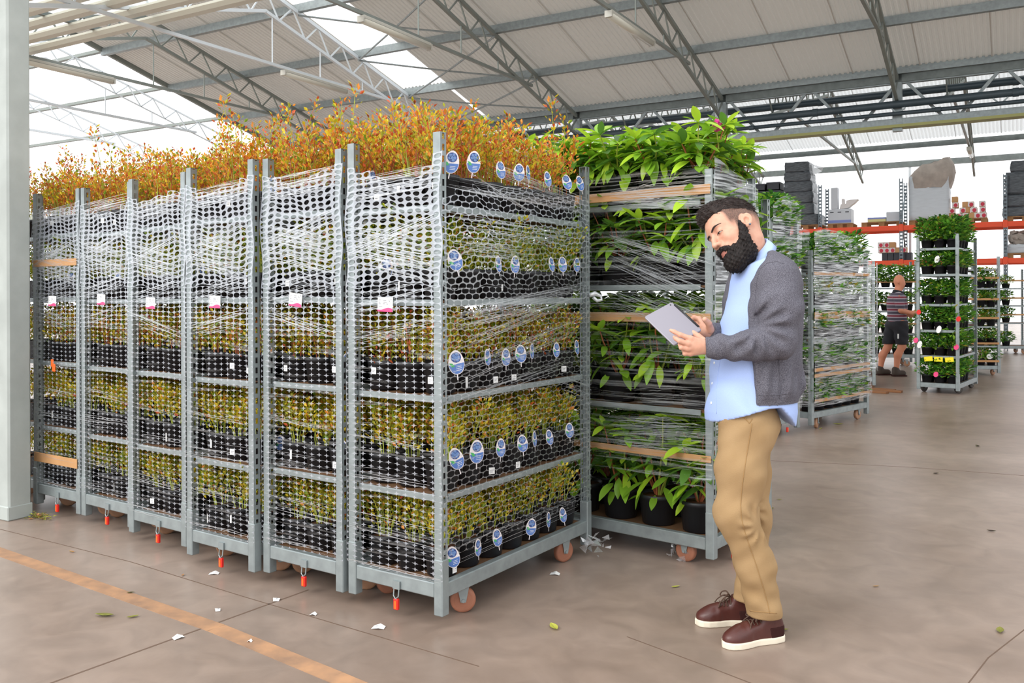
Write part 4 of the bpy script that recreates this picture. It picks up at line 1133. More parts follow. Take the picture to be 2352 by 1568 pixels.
# plain stretch film on the other trolleys: sheets with drawn-out creases, plus strands
def face_pt(t, px, py, y_off=None, x_off=None):
    r = ray(px, py); o = Vector((0, 0, CAM_H)); d = c2w(r.x, 1.0, r.z)
    Mi = t.matrix_local.inverted(); a, b = Mi @ o, Mi @ (o + d)
    k = (y_off - a.y) / (b.y - a.y) if y_off is not None else (x_off - a.x) / (b.x - a.x)
    return a + (b - a) * k
bpy.context.view_layer.update()
w7 = empty('stretch_film', T7.location, T7.rotation_euler.z, 'clear film stretched in slanting bands over the rhododendrons behind the man', 'film', 'plain films round the wrapped trolleys')
yf = -TW/2 - 0.045; N7 = Vector((0, -1, 0))
sm = MB()
f7 = lambda px, py: face_pt(T7, px, py, y_off=yf)
for a, b, c, d, n, wd in (((1400, 425), (1395, 470), (1640, 392), (1640, 470), 80, (0.002, 0.006)), ((1440, 455), (1440, 478), (1650, 455), (1650, 482), 34, (0.002, 0.007)),
                      ((1385, 530), (1385, 600), (1640, 610), (1640, 720), 70, (0.0015, 0.005)), ((1400, 535), (1400, 548), (1645, 598), (1645, 625), 26, (0.002, 0.006)),
                      ((1410, 600), (1400, 700), (1640, 690), (1640, 790), 60, (0.0015, 0.004)), ((1360, 690), (1360, 715), (1640, 720), (1640, 740), 22, (0.0015, 0.004)),
                      ((1440, 790), (1440, 850), (1640, 810), (1640, 860), 24, (0.001, 0.003)), ((1420, 885), (1420, 930), (1640, 888), (1640, 930), 26, (0.001, 0.003)),
                      ((1400, 950), (1400, 1030), (1645, 965), (1645, 1045), 90, (0.0015, 0.0045)), ((1450, 1072), (1450, 1082), (1645, 1095), (1645, 1105), 12, (0.0015, 0.0035)), ((1530, 1105), (1530, 1112), (1645, 1118), (1645, 1124), 6, (0.0015, 0.003))):
    streaks(sm, f7(*a), f7(*b), f7(*c), f7(*d), n, N7, wd, (0.12, 0.7), 0.008, 0.62, 0.95)
o = sm.build('film_strands', STR, w7); o['kind'] = 'stuff'
sheet(w7, Vector((-TL/2 + 0.1, yf + 0.006, 0)), X, TL - 0.08, 0.45, 2.08, N7, M['sheet_film'], 0.01)
sheet(w7, Vector((TL/2 + 0.04, -TW/2 - 0.03, 0)), Y, TW + 0.04, 0.5, 2.10, X, M['sheet_film_heavy'], 0.008, topfn=lambda u: 2.12 - 0.12 * u)
q = random.Random(9); cr = MB()
for k in range(40):
    an = q.uniform(0, 6.28); p = Vector((TL/2 - 0.19 + 0.05 * math.cos(an), -TW/2 + 0.05 + q.uniform(-.05, .02), 0.055 + 0.045 * math.sin(an)))
    cr.add([p + rv(q) * 0.025 for _ in range(3)], [(0, 1, 2)], k % 2)
o = cr.build('crumpled_film', STR, w7); o['kind'] = 'stuff'
def wrap(t, W, L, label, z0, z1, faces, n, m, top=None, seed=0, off=0.05):
    w = empty('stretch_film', t.location, t.rotation_euler.z, label, 'film', 'plain films round the wrapped trolleys')
    sm = MB()
    for f in faces:
        if f == 'front': a, u, ww, nr = Vector((-W/2 - 0.02, -L/2 - off, 0)), X, W + 0.04, Vector((0, -1, 0))
        elif f == 'left': a, u, ww, nr = Vector((-W/2 - off, -L/2 - 0.02, 0)), Y, L + 0.04, Vector((-1, 0, 0))
        else: a, u, ww, nr = Vector((W/2 + off, -L/2 - 0.02, 0)), Y, L + 0.04, X
        sheet(w, a, u, ww, z0, z1, nr, m, 0.012, topfn=top, seed=seed)
        for k in range(int(n * ww)):
            z = z0 + (z1 - z0) * rf.random() ** 0.8; sl = rf.uniform(-.03, .05)
            x0 = rf.uniform(0, ww * 0.6); x1 = min(ww, x0 + rf.uniform(0.15, 0.7) * ww)
            pts = [a + u * (x0 + (x1 - x0) * i / 5) + Z * (z + sl * i / 5 + 0.006 * math.sin(i * 2 + k)) + nr * 0.006 for i in range(6)]
            ribbon(sm, pts, rf.uniform(0.0015, 0.005), nr, 0 if rf.random() < 0.4 else 1)
    o = sm.build('film_strands', STR, w); o['kind'] = 'stuff'
    return w
wrap(T9, TL, TW, 'clear film with horizontal creases round the trolley right of the man', 0.24, 2.04, ('front', 'left'), 150, M['sheet_film_heavy'], lambda u: 2.06 + 0.03 * math.sin(u * 5) - 0.09 * u * u, 3)
wrap(T8, TW, TL, 'clear film bulging over leaves just behind the man', 0.25, 2.35, ('front', 'right'), 90, M['sheet_film_heavy'], lambda u: 2.38 - 0.10 * (2 * u - 1) ** 2, 5)
wrap(T10, TW, TL, 'grey film round the narrow trolley behind the wrapped one', 0.25, 1.86, ('front', 'right'), 50, M['sheet_film_heavy'], None, 8)
# ================================================================ pallet rack along the far wall
YRK, DRK = 24.2, 1.0
M['rack_orange'] = mat('orange_beam', (240, 84, 44), 0.45, 0.05)
M['rack_up'] = mat('rack_upright_steel', (120, 132, 140), 0.5, 0.2)
M['wood'] = mat('pallet_wood', (176, 134, 92), 0.8, 0, 0.2, 0.3, 12)
M['blackwrap'] = mat('black_wrap', (92, 98, 104), 0.32, 0, 0.6, 0.5, 9, 0.6, 14, (50, 54, 60), stretch=(1, 1, 5))
M['blackcrate'] = mat('black_crate', (58, 60, 68), 0.5)
M['sackw'] = mat('white_sack', (212, 218, 224), 0.6, 0, 0.3, 0.08, 5, 0.4, 10, stretch=(1, 1, 4))
M['sackb'] = mat('crumpled_sack_top', (186, 174, 164), 0.75, 0, 0.3, 0.25, 6, 0.8, 9)
M['carton'] = mat('carton_board', (204, 158, 112), 0.8, 0, 0.2)
M['carton_w'] = mat('carton_print_white', (228, 222, 220), 0.7)
M['carton_r'] = mat('carton_print_red', (206, 62, 82), 0.7)
M['pale_box'] = mat('pale_grey_box', (206, 210, 216), 0.6)
M['blue_stripe'] = mat('blue_stripe', (132, 146, 206), 0.6)
M['yellowish'] = mat('pale_yellow_box', (222, 214, 150), 0.6)
ups = [at_Y(1884, 500, YRK).x, at_Y(2070, 500, YRK).x, at_Y(2309, 500, YRK).x]
ups = [2 * ups[0] - ups[1] - 0.2] + ups + [2 * ups[2] - ups[1] + 0.2]
z_hi, z_lo = at_Y(2070, 523, YRK).z, at_Y(2330, 598, YRK).z
up_top = [4.0, at_Y(1884, 425, YRK).z, at_Y(2070, 410, YRK).z, at_Y(2309, 400, YRK).z, 4.2]
rack = empty('pallet_rack', (ups[1], YRK, 0), 0, 'long pallet rack with orange beams along the glazed far wall', 'rack')
def upright(x, h):
    o = MB()
    for y in (0, DRK):
        for s in (-1, 1): o.box((x - ups[1] + s*0.035 - 0.008, y - 0.03, 0), (x - ups[1] + s*0.035 + 0.008, y + 0.03, h))
        z = 0.05
        while z < h - 0.05:
            o.box((x - ups[1] - 0.03, y - 0.028, z), (x - ups[1] + 0.03, y + 0.028, z + 0.045)); z += 0.09
    z, k = 0.3, 0
    while z < h - 1.0:
        a, b = (0, DRK) if k % 2 == 0 else (DRK, 0)
        o.bar((x - ups[1], a, z), (x - ups[1], b, z + 0.7), 0.03); z += 0.75; k += 1
    return o.build('upright', M['rack_up'], rack)
for x, h in zip(ups, up_top): upright(x, h)
for i in range(4):
    for z in (z_hi, z_lo):
        for y in (-0.02, DRK + 0.02):
            MB().bbox((ups[i] - ups[1] + 0.045, y - 0.025, z - 0.07), (ups[i+1] - ups[1] - 0.045, y + 0.025, z + 0.06), 0.01).build('beam', M['rack_orange'], rack)
for i in range(1, 4):
    for z in (z_hi, z_lo): MB().box((ups[i] - ups[1] - 0.05, -0.06, z - 0.09), (ups[i] - ups[1] + 0.05, -0.045, z + 0.09)).build('beam_plate', M['rack_orange'], rack)
ZD, ZD2 = z_hi + 0.06, z_lo + 0.06
YL = YRK + 0.06
def span(px0, px1, y=None):
    return at_Y(px0, 500, y or YL).x, at_Y(px1, 500, y or YL).x
def pallet(px0, px1, z, label, depth=0.8):
    x0, x1 = span(px0, px1); w = x1 - x0
    p = empty('pallet', ((x0 + x1)/2, YL + depth/2 + 0.02, z), 0, label, 'pallet', 'wooden pallets on the rack')
    top = MB().box((-w/2, -0.05, 0.10), (w/2, 0.05, 0.122)).mesh('plank', M['wood'])
    for k in range(5): place('plank', top, p, (0, -depth/2 + 0.05 + k * (depth - 0.1)/4, 0))
    blk = MB().bbox((-0.07, -0.05, 0.0), (0.07, 0.05, 0.1), 0.006).mesh('block', M['wood'])
    for sx in (-1, 0, 1):
        for sy in (-1, 1): place('block', blk, p, (sx * (w/2 - 0.07), sy * (depth/2 - 0.05), 0))
    return z + 0.122
zt_ = lambda px, py: at_Y(px, py, YL).z
def box_thing(name, px0, px1, z0, py_top, label, cat, m, group=None, depth=0.5, extra=None):
    x0, x1 = span(px0, px1); z1 = zt_((px0 + px1)/2, py_top); w = x1 - x0; h = z1 - z0
    o = empty(name, ((x0 + x1)/2, YL + 0.05, z0), 0, label, cat, group)
    MB().bbox((-w/2, 0, 0), (w/2, depth, h), 0.012).build('body', m, o)
    MB().box((-w/2 + 0.004, 0.01, h - 0.02), (w/2 - 0.004, depth - 0.01, h + 0.004)).build('lid', m, o)
    return o, w, h
# tall stack of black wrapped bales, left
def bales(pxs, label, group_top):
    """pxs: list of (px0, px1, py_top, py_bottom) from the bottom up; one bundle held together by film"""
    o = None
    for k, (a, b, yt, yb) in enumerate(pxs):
        x0, x1 = span(a, b); z0, z1 = zt_((a+b)/2, yb), zt_((a+b)/2, yt); w, h = x1 - x0, z1 - z0
        if o is None: o = empty('bale_stack', ((x0 + x1)/2, YL + 0.45, z0), 0, label, 'bales')
        bm = bmesh.new()
        bmesh.ops.create_cube(bm, size=1.0)
        bmesh.ops.subdivide_edges(bm, edges=bm.edges[:], cuts=5, use_grid_fill=True)
        q = random.Random(k + int(a))
        for v in bm.verts:
            c = v.co; edge = max(abs(c.x), abs(c.y)) * 2
            c.z *= h; c.x *= w * (1 - 0.05 * (abs(c.z) / h * 2) ** 4); c.y *= 0.8
            c += Vector((q.uniform(-.012, .012), q.uniform(-.015, .015), q.uniform(-.008, .008)))
        me = bpy.data.meshes.new('bale'); bm.to_mesh(me); bm.free(); me.materials.append(M['blackwrap'])
        me.polygons.foreach_set('use_smooth', [True] * len(me.polygons))
        p = place('bale', me, o, ((x0 + x1)/2 - o.location.x, 0, (z0 + z1)/2 - o.location.z))
    return o
pallet(1815, 1885, ZD, 'wooden pallet under the tall black bale stack')
B1 = bales([(1815, 1882, 492, 517), (1806, 1868, 466, 492), (1799, 1866, 440, 466), (1800, 1864, 416, 440), (1800, 1860, 394, 416), (1802, 1857, 371, 394)], 'tall leaning stack of six black wrapped bales on the rack, left end', None)
sheet_fl = MB().add([(0, 0, 0), (0.3, 0.05, -0.1), (0.26, 0.1, -0.2), (0.05, 0.05, -0.3), (0.02, 0.02, -0.55)], [(0, 1, 2, 3), (0, 3, 4)])
sheet_fl.build('loose_film', M['strand'], B1, (at_Y(1856, 372, YL).x - B1.location.x, 0, at_Y(1856, 372, YL).z - B1.location.z))
# small black crates further left with a pale wrapped load below
x0, x1 = span(1728, 1791)
cr_group = 'black crates on the pale load'
zc0, zc1, zc2 = zt_(1760, 455), zt_(1760, 437), zt_(1760, 420)
pallet(1726, 1800, ZD, 'wooden pallet under the pale wrapped load', 0.8)
o, w_, h_ = box_thing('wrapped_load', 1724, 1800, ZD + 0.122, 456, 'pale film-wrapped load below the four black crates', 'load', M['sackb'], None, 0.8)
for k, (u0, u1, za, zb, l) in enumerate(((0, .46, zc0, zc1, 'lower left'), (.48, 1, zc0, zc1, 'lower right'), (0, .46, zc1, zc2, 'upper left'), (.48, .98, zc1, zt_(1775, 417), 'upper right'))):
    a_, b_ = x0 + (x1 - x0) * u0, x0 + (x1 - x0) * u1
    c = empty('crate', ((a_ + b_)/2, YL + 0.1, za + 0.006), 0, 'black plastic crate, %s of the four behind the man\'s head' % l, 'crate', cr_group)
    w = b_ - a_ - 0.01; h = zb - za - 0.008
    MB().box((-w/2, 0, 0), (w/2, 0.5, 0.02)).box((-w/2, 0, 0), (w/2, 0.02, h)).box((-w/2, 0.48, 0), (w/2, 0.5, h)).box((-w/2, 0, 0), (-w/2 + 0.02, 0.5, h)).box((w/2 - 0.02, 0, 0), (w/2, 0.5, h)).build('body', M['blackcrate'], c)
    MB().box((-w/2 - 0.004, -0.012, h - 0.045), (w/2 + 0.004, 0.0, h)).build('rim', M['blackcrate'], c)
# long white box with slots and blue base, on a pallet, with odd pieces on top
zp = pallet(1900, 1958, ZD, 'wooden pallet under the long white box')
o, w, h = box_thing('carton', 1901, 1954, zp, 480, 'long white carton with three dark hand slots and a blue base stripe', 'carton', M['pale_box'])
MB().box((-w/2 - 0.002, -0.004, 0.02), (w/2 + 0.002, 0.0, 0.09)).build('blue_stripe', M['blue_stripe'], o)
for k in (-1, 0, 1): MB().box((k * w * 0.33 - 0.045, -0.004, h - 0.09), (k * w * 0.33 + 0.045, 0.0, h - 0.065)).build('hand_slot', M['blackcrate'], o)
ztop = zp + h + 0.004
o, w, h = box_thing('tall_box', 1908, 1923, ztop, 431, 'upright narrow grey box standing on the long white carton', 'box', M['pale_box'], None, 0.25)
bx = at_Y(1928, 500, YL).x
o = empty('polystyrene_piece', (at_Y(1940, 500, YL).x, YL + 0.2, ztop), 0, 'moulded cream packing piece leaning on the long white carton', 'packing')
s_ = 22.0 / F_PX
q = lambda px, py: ((px - 1940) * s_, (480 - py) * s_ * 0.985)
pl = [q(1927, 480), q(1930, 468), q(1942, 467), q(1943, 460), q(1950, 458), q(1969, 458), q(1960, 467), q(1953, 472), q(1948, 477), q(1938, 479)]
MB().prism([(x, y) for x, y in pl], -0.12, 0.12, 0, Matrix.Rotation(math.pi/2, 4, 'X')).build('body', M['carton_w'], o)
MB().box((q(1932, 0)[0], -0.1, 0.13), (q(1937, 0)[0], 0.1, 0.27)).build('fin', M['carton_w'], o)
# low yellow-edged box, white box
zp2 = pallet(1978, 2072, ZD, 'long wooden pallet under the low yellow-edged box')
o, w, h = box_thing('low_box', 1992, 2034, zp2, 499, 'low pale yellow box on the long pallet', 'box', M['yellowish'], None, 0.5)
MB().box((-w/2, -0.004, h - 0.04), (w/2, 0, h)).build('edge_strip', M['blue_stripe'], o)
box_thing('carton', 2035, 2069, zp2, 486, 'plain pale grey carton beside the rack upright, right of the low yellow box', 'carton', M['pale_box'])
# big white sack with crumpled open top
zp3 = pallet(2088, 2164, ZD, 'wooden pallet under the big white sack')
x0, x1 = span(2087, 2180); zb_, zt2 = zp3, zt_(2140, 402); ztop = zt_(2150, 356)
w = (x1 - x0) * 0.97
o = empty('bulk_sack', ((x0 + x1)/2, YL + 0.45, zb_), 0, 'big white sack with crumpled brown open top, standing on the rack', 'sack')
def blob_box(w, d, h, n=10, seed=1, bulge=0.03, jit=0.012):
    bm = bmesh.new(); bmesh.ops.create_cube(bm, size=1.0)
    bmesh.ops.subdivide_edges(bm, edges=bm.edges[:], cuts=n, use_grid_fill=True); q = random.Random(seed)
    for v in bm.verts:
        c = v.co; f = 1 + bulge * math.sin(math.pi * (c.z + 0.5)); c.x *= w * f; c.y *= d * f; c.z = (c.z + 0.5) * h
        c += Vector((q.uniform(-jit, jit), q.uniform(-jit, jit), q.uniform(-jit, jit) * (0 if c.z < 0.02 else 1)))
    return bm
def bm_obj(bm, name, m, parent, loc=(0, 0, 0)):
    me = bpy.data.meshes.new(name); bm.to_mesh(me); bm.free(); me.materials.append(m)
    me.polygons.foreach_set('use_smooth', [True] * len(me.polygons)); return place(name, me, parent, loc)
bm_obj(blob_box(w, 0.8, zt2 - zb_, 8, 2, 0.01, 0.006), 'body', M['sackw'], o)
mb = MB(); n = 28; V = []; hh = ztop - zt2; q = random.Random(4)
for j in range(5):
    for k in range(n):
        a = 2*math.pi*k/n; sq = max(abs(math.cos(a)), abs(math.sin(a)))
        t = j / 4; sc = (1.05, 1.14, 1.16, 1.02, 0.72)[j]
        tall = hh * (0.78 + 0.22 * math.cos(a - 0.35))
        V.append((w/2 * math.cos(a)/sq**0.7 * sc + 0.10 * t + q.uniform(-.03, .03), 0.4 * math.sin(a)/sq**0.7 * sc + q.uniform(-.03, .03), (-0.30 * (1 - t) + tall * t) + q.uniform(-.02, .02)))
mb.add(V, [(j*n + k, j*n + (k+1) % n, (j+1)*n + (k+1) % n, (j+1)*n + k) for j in range(4) for k in range(n)])
mb.build('open_top', M['sackb'], o, (0, 0, zt2 - zb_), smooth=True)
# red and white printed cartons
zp4 = pallet(2192, 2268, ZD, 'wooden pallet under the red-printed cartons')
rows = [(0, [2176, 2194, 2209, 2224, 2237, 2251]), (1, [2178, 2203, 2213, 2229, 2249]), (2, [2186, 2209, 2222, 2248]), (3, [2185])]
hC = (zt_(2220, 489) - zt_(2220, 503)) * 0.93
wC = span(2200, 2215)[1] - span(2200, 2215)[0]
names = ['bottom', 'second', 'third', 'top']
def carton(px, z, label, red=True, group='red-printed cartons on the rack'):
    x = at_Y(px, 500, YL).x
    c = empty('carton', (x + wC/2, YL + 0.1, z), 0, label, 'carton', group)
    MB().bbox((-wC/2 + 0.004, 0, 0), (wC/2 - 0.004, 0.3, hC - 0.003), 0.005).build('body', M['carton'], c)
    if red:
        MB().box((-wC/2 + 0.006, -0.003, hC * 0.06), (wC/2 - 0.006, 0, hC * 0.94)).build('front_print', M['carton_w'], c)
        MB().prism([(0.045*math.cos(2*math.pi*k/10), 0.05*math.sin(2*math.pi*k/10)) for k in range(10)], 0, 0.003, 0, Matrix.Rotation(math.pi/2, 4, 'X')).build('red_print', M['carton_r'], c, (0.01, -0.003, hC * 0.42))
for lv, pxs in rows:
    for k, px in enumerate(pxs):
        base = zp4 if px > 2190 or lv else zp4
        carton(px, base + lv * hC, '%s carton, %s row up, %s from the white sack' % ('red-printed' if (k + lv) % 3 else 'plain brown', names[lv], ORD[k]), bool((k + lv) % 3))
# black bales at the frame edge
pallet(2312, 2400, ZD, 'wooden pallet under the black bales past the last upright')
bales([(2303, 2385, 474, 497), (2304, 2385, 447, 474), (2309, 2390, 393, 446), (2321, 2390, 367, 393)], 'stack of glossy black wrapped bales past the last visible rack upright', None)
# lower level: brown-topped sack, cartons on black trays
x0, x1 = span(2314, 2390)
pallet(2312, 2392, ZD2, 'wooden pallet under the pale sack on the lower beam')
zq = ZD2 + 0.122
o = empty('bulk_sack', ((x0 + x1)/2, YL + 0.45, zq), 0, 'pale crumpled sack on the lower orange beam at the frame edge', 'sack')
bm_obj(blob_box((x1 - x0) * 0.95, 0.8, zt_(2340, 560) - zq, 8, 5, 0.04, 0.012), 'body', M['sackw'], o)
bm_obj(blob_box((x1 - x0) * 0.9, 0.75, zt_(2340, 532) - zt_(2340, 562), 8, 6, 0.10, 0.05), 'open_top', M['sackb'], o, (0.05, 0, zt_(2340, 562) - zq))
zz = ZD2
for k in range(5):
    xx = at_Y(2024 + 14 * k, 600, YL).x; ww = span(2024, 2037)[1] - span(2024, 2037)[0]
    c = empty('plant_tray', (xx + ww/2, YL + 0.1, zz), 0, 'black plant tray on the lower rack level, %s from the wrapped trolley' % ORD[k], 'tray', 'black trays under the small cartons')
    MB().box((-ww/2 + .004, 0, 0), (ww/2 - .004, 0.4, 0.2)).build('body', M['blackcrate'], c)
    MB().box((-ww/2 + .001, -0.008, 0.17), (ww/2 - .001, 0.0, 0.2)).build('rim', M['blackcrate'], c)
zz += 0.205
for k in range(5): carton(2015 + 13 * k, zz, 'small red-printed carton on the black trays, lower row, %s along' % ORD[k], k != 3, 'small cartons on the black trays')
for k in range(3): carton(2014 + 13.5 * k, zz + hC, 'small carton on the black trays, upper row, %s along' % ORD[k], k != 2, 'small cartons on the black trays')
# boards lying behind the wrapped trolley
pb = at_z(2003, 898, 0)
for k, (dx, dy, r) in enumerate(((0, 0, 0.1), (0.1, -0.18, 0.22), (-0.05, -0.36, 0.05))):
    o = empty('floor_board', (pb.x + dx, pb.y + dy + 0.2, 0), r - 0.35, ['rear board lying on the floor behind the wrapped trolley', 'middle board lying on the floor behind the wrapped trolley', 'front board lying on the floor behind the wrapped trolley'][k], 'board', 'loose boards on the floor')
    MB().bbox((-0.3, -0.05, 0.0), (0.3, 0.05, 0.03), 0.004).build('plank', M['stem_brown'], o)
    MB().box((-0.3, -0.052, 0.0), (-0.27, 0.052, 0.034)).build('end_cleat', M['stem_brown'], o)
# ================================================================ people: smooth bodies from distance fields
def sd_ell(P, c, r):
    q = (P - np.array(c)) / np.array(r)
    k0 = np.sqrt((q * q).sum(-1)); k1 = np.sqrt(((q / np.array(r)) ** 2).sum(-1)) + 1e-9
    return k0 * (k0 - 1.0) / k1
def sd_cap(P, a, b, ra, rb=None):
    rb = ra if rb is None else rb
    a, b = np.array(a, float), np.array(b, float); ba = b - a
    t = np.clip(((P - a) @ ba) / (ba @ ba + 1e-12), 0, 1)
    d = P - a - t[..., None] * ba
    return np.sqrt((d * d).sum(-1)) - (ra + (rb - ra) * t)
def sd_chain(P, pts, rs, k=0.02):
    d = None
    for i in range(len(pts) - 1):
        e = sd_cap(P, pts[i], pts[i+1], rs[i], rs[i+1])
        d = e if d is None else np.minimum(d, e) if k == 0 else smin(d, e, k)
    return d
def smin(a, b, k):
    h = np.clip(0.5 + 0.5 * (b - a) / k, 0, 1)
    return b + (a - b) * h - k * h * (1 - h)
def smax(a, b, k): return -smin(-a, -b, k)
def grid_mesh(name, f, lo, hi, h, mats, smooth=True, post=None, whole=False):
    """surface of the distance field f inside the box lo-hi, as one closed mesh"""
    lo, hi = np.array(lo, float), np.array(hi, float)
    n = np.ceil((hi - lo) / h).astype(int) + 1
    ax = [lo[i] + h * np.arange(n[i]) for i in range(3)]
    G = np.stack(np.meshgrid(*ax, indexing='ij'), -1)
    F = f(G).astype(np.float64)
    ins = F < 0
    c = np.array(n) - 1
    acc = np.zeros((*c, 3)); cnt = np.zeros(tuple(c))
    sl = lambda o: tuple(slice(o[i], o[i] + c[i]) for i in range(3))
    corners = [(i, j, k) for i in (0, 1) for j in (0, 1) for k in (0, 1)]
    for a in corners:
        for d in range(3):
            if a[d] == 1: continue
            b = list(a); b[d] = 1; b = tuple(b)
            Fa, Fb = F[sl(a)], F[sl(b)]
            m = (Fa < 0) != (Fb < 0)
            t = np.where(m, Fa / np.where(m, Fa - Fb, 1), 0)
            for e in range(3):
                acc[..., e] += np.where(m, a[e] + (t if e == d else 0), 0)
            cnt += m
    act = cnt > 0
    idx = -np.ones(tuple(c), int); idx[act] = np.arange(act.sum())
    ii = np.argwhere(act)
    V = lo + h * (ii + acc[act] / cnt[act][:, None])
    faces = []
    for d in range(3):
        e1, e2 = (d + 1) % 3, (d + 2) % 3
        s0 = [slice(None)] * 3; s1 = [slice(None)] * 3
        s0[d] = slice(0, n[d] - 1); s1[d] = slice(1, n[d])
        A, B = ins[tuple(s0)], ins[tuple(s1)]
        for flip in (False, True):
            m = (A & ~B) if not flip else (~A & B)
            q = np.argwhere(m)
            ok = (q[:, e1] >= 1) & (q[:, e2] >= 1) & (q[:, e1] < n[e1] - 1) & (q[:, e2] < n[e2] - 1)
            q = q[ok]
            def ci(o1, o2):
                p = q.copy(); p[:, e1] += o1; p[:, e2] += o2
                return idx[p[:, 0], p[:, 1], p[:, 2]]
            fq = np.stack([ci(-1, -1), ci(0, -1), ci(0, 0), ci(-1, 0)], 1)
            if flip: fq = fq[:, ::-1]
            faces.append(fq)
    Q = np.concatenate(faces); Q = Q[(Q >= 0).all(1)]
    if whole:                                # keep the one largest connected surface
        lab = np.arange(len(V)); E_ = np.concatenate([Q[:, [0, 1]], Q[:, [1, 2]], Q[:, [2, 3]], Q[:, [3, 0]]])
        while True:
            lo_ = np.minimum(lab[E_[:, 0]], lab[E_[:, 1]]); new = lab.copy()
            np.minimum.at(new, E_[:, 0], lo_); np.minimum.at(new, E_[:, 1], lo_); new = new[new]
            if (new == lab).all(): break
            lab = new
        ids, cn = np.unique(lab, return_counts=True); keep_ = lab == ids[cn.argmax()]
        Q = Q[keep_[Q[:, 0]]]; re_ = np.cumsum(keep_) - 1; V = V[keep_]; Q = re_[Q]
    if post is not None: V = post(V)
    me = bpy.data.meshes.new(name)
    me.from_pydata(V.tolist(), [], Q.tolist())
    for m in (mats if isinstance(mats, (list, tuple)) else [mats]): me.materials.append(m)
    if smooth: me.polygons.foreach_set('use_smooth', [True] * len(me.polygons))
    me.update()
    return me
def join_meshes(name, meshes, mats):
    V, Fc, mi = [], [], []
    for me, k in meshes:
        b = len(V); V += [tuple(v.co) for v in me.vertices]
        for p in me.polygons: Fc.append(tuple(b + i for i in p.vertices)); mi.append(k if k is not None else p.material_index)
    out = bpy.data.meshes.new(name); out.from_pydata(V, [], Fc)
    for m in mats: out.materials.append(m)
    if any('clipped_hair' in me.color_attributes for me, _ in meshes):
        ca = out.color_attributes.new('clipped_hair', 'FLOAT_COLOR', 'POINT'); buf = []
        for me, _ in meshes:
            k = len(me.vertices) * 4
            a_ = np.zeros(k, np.float32)
            if 'clipped_hair' in me.color_attributes: me.color_attributes['clipped_hair'].data.foreach_get('color', a_)
            buf.append(a_)
        ca.data.foreach_set('color', np.concatenate(buf))
    out.polygons.foreach_set('material_index', mi); out.polygons.foreach_set('use_smooth', [True] * len(Fc)); out.update()
    return out

M['skin'] = mat('skin', (214, 166, 142), 0.5, 0, 0.4, 0.10, 30, vrgb=(204, 148, 124))
M['skin'].node_tree.nodes['Principled BSDF'].inputs['Subsurface Weight'].default_value = 0.12
M['skin'].node_tree.nodes['Principled BSDF'].inputs['Subsurface Radius'].default_value = (0.012, 0.005, 0.003)
def add_clipped_hair(m_):
    nt = m_.node_tree; b = nt.nodes['Principled BSDF']; src = b.inputs['Base Color'].links[0].from_socket
    at = nt.nodes.new('ShaderNodeAttribute'); at.attribute_name = 'clipped_hair'
    tc = nt.nodes.new('ShaderNodeTexCoord'); nz = nt.nodes.new('ShaderNodeTexNoise'); nz.inputs['Scale'].default_value = 420; nz.inputs['Detail'].default_value = 2
    nt.links.new(tc.outputs['Object'], nz.inputs['Vector'])
    ad = nt.nodes.new('ShaderNodeMath'); ad.operation = 'MULTIPLY_ADD'; ad.inputs[1].default_value = 0.9; nt.links.new(nz.outputs['Fac'], ad.inputs[0])
    sb = nt.nodes.new('ShaderNodeMath'); sb.operation = 'SUBTRACT'; sb.inputs[1].default_value = 0.45; nt.links.new(at.outputs['Fac'], sb.inputs[0]); nt.links.new(sb.outputs[0], ad.inputs[2])
    ml = nt.nodes.new('ShaderNodeMath'); ml.operation = 'MULTIPLY'; ml.use_clamp = True; nt.links.new(ad.outputs[0], ml.inputs[0]); nt.links.new(at.outputs['Fac'], ml.inputs[1])
    mx = nt.nodes.new('ShaderNodeMix'); mx.data_type = 'RGBA'; nt.links.new(ml.outputs[0], mx.inputs[0]); nt.links.new(src, mx.inputs[6])
    mx.inputs[7].default_value = (*lin((52, 38, 34)), 1); nt.links.new(mx.outputs[2], b.inputs['Base Color'])
add_clipped_hair(M['skin'])
M['hair'] = mat('dark_brown_hair', (50, 36, 31), 0.5, 0, 0.3, 0.4, 50, 0.35, 90, vrgb=(26, 18, 16), stretch=(1, 5, 5))
M['beard'] = mat('dark_beard', (38, 28, 25), 0.6, 0, 0.35, 0.5, 120, 0.8, 150, vrgb=(16, 12, 11))
M['lip'] = mat('lips', (208, 138, 124), 0.45)
M['eye_w'] = mat('eye_white', (226, 216, 210), 0.25)
M['eye_d'] = mat('dark_iris', (36, 24, 20), 0.15)
M['brow'] = mat('eyebrow', (40, 29, 26), 0.7)
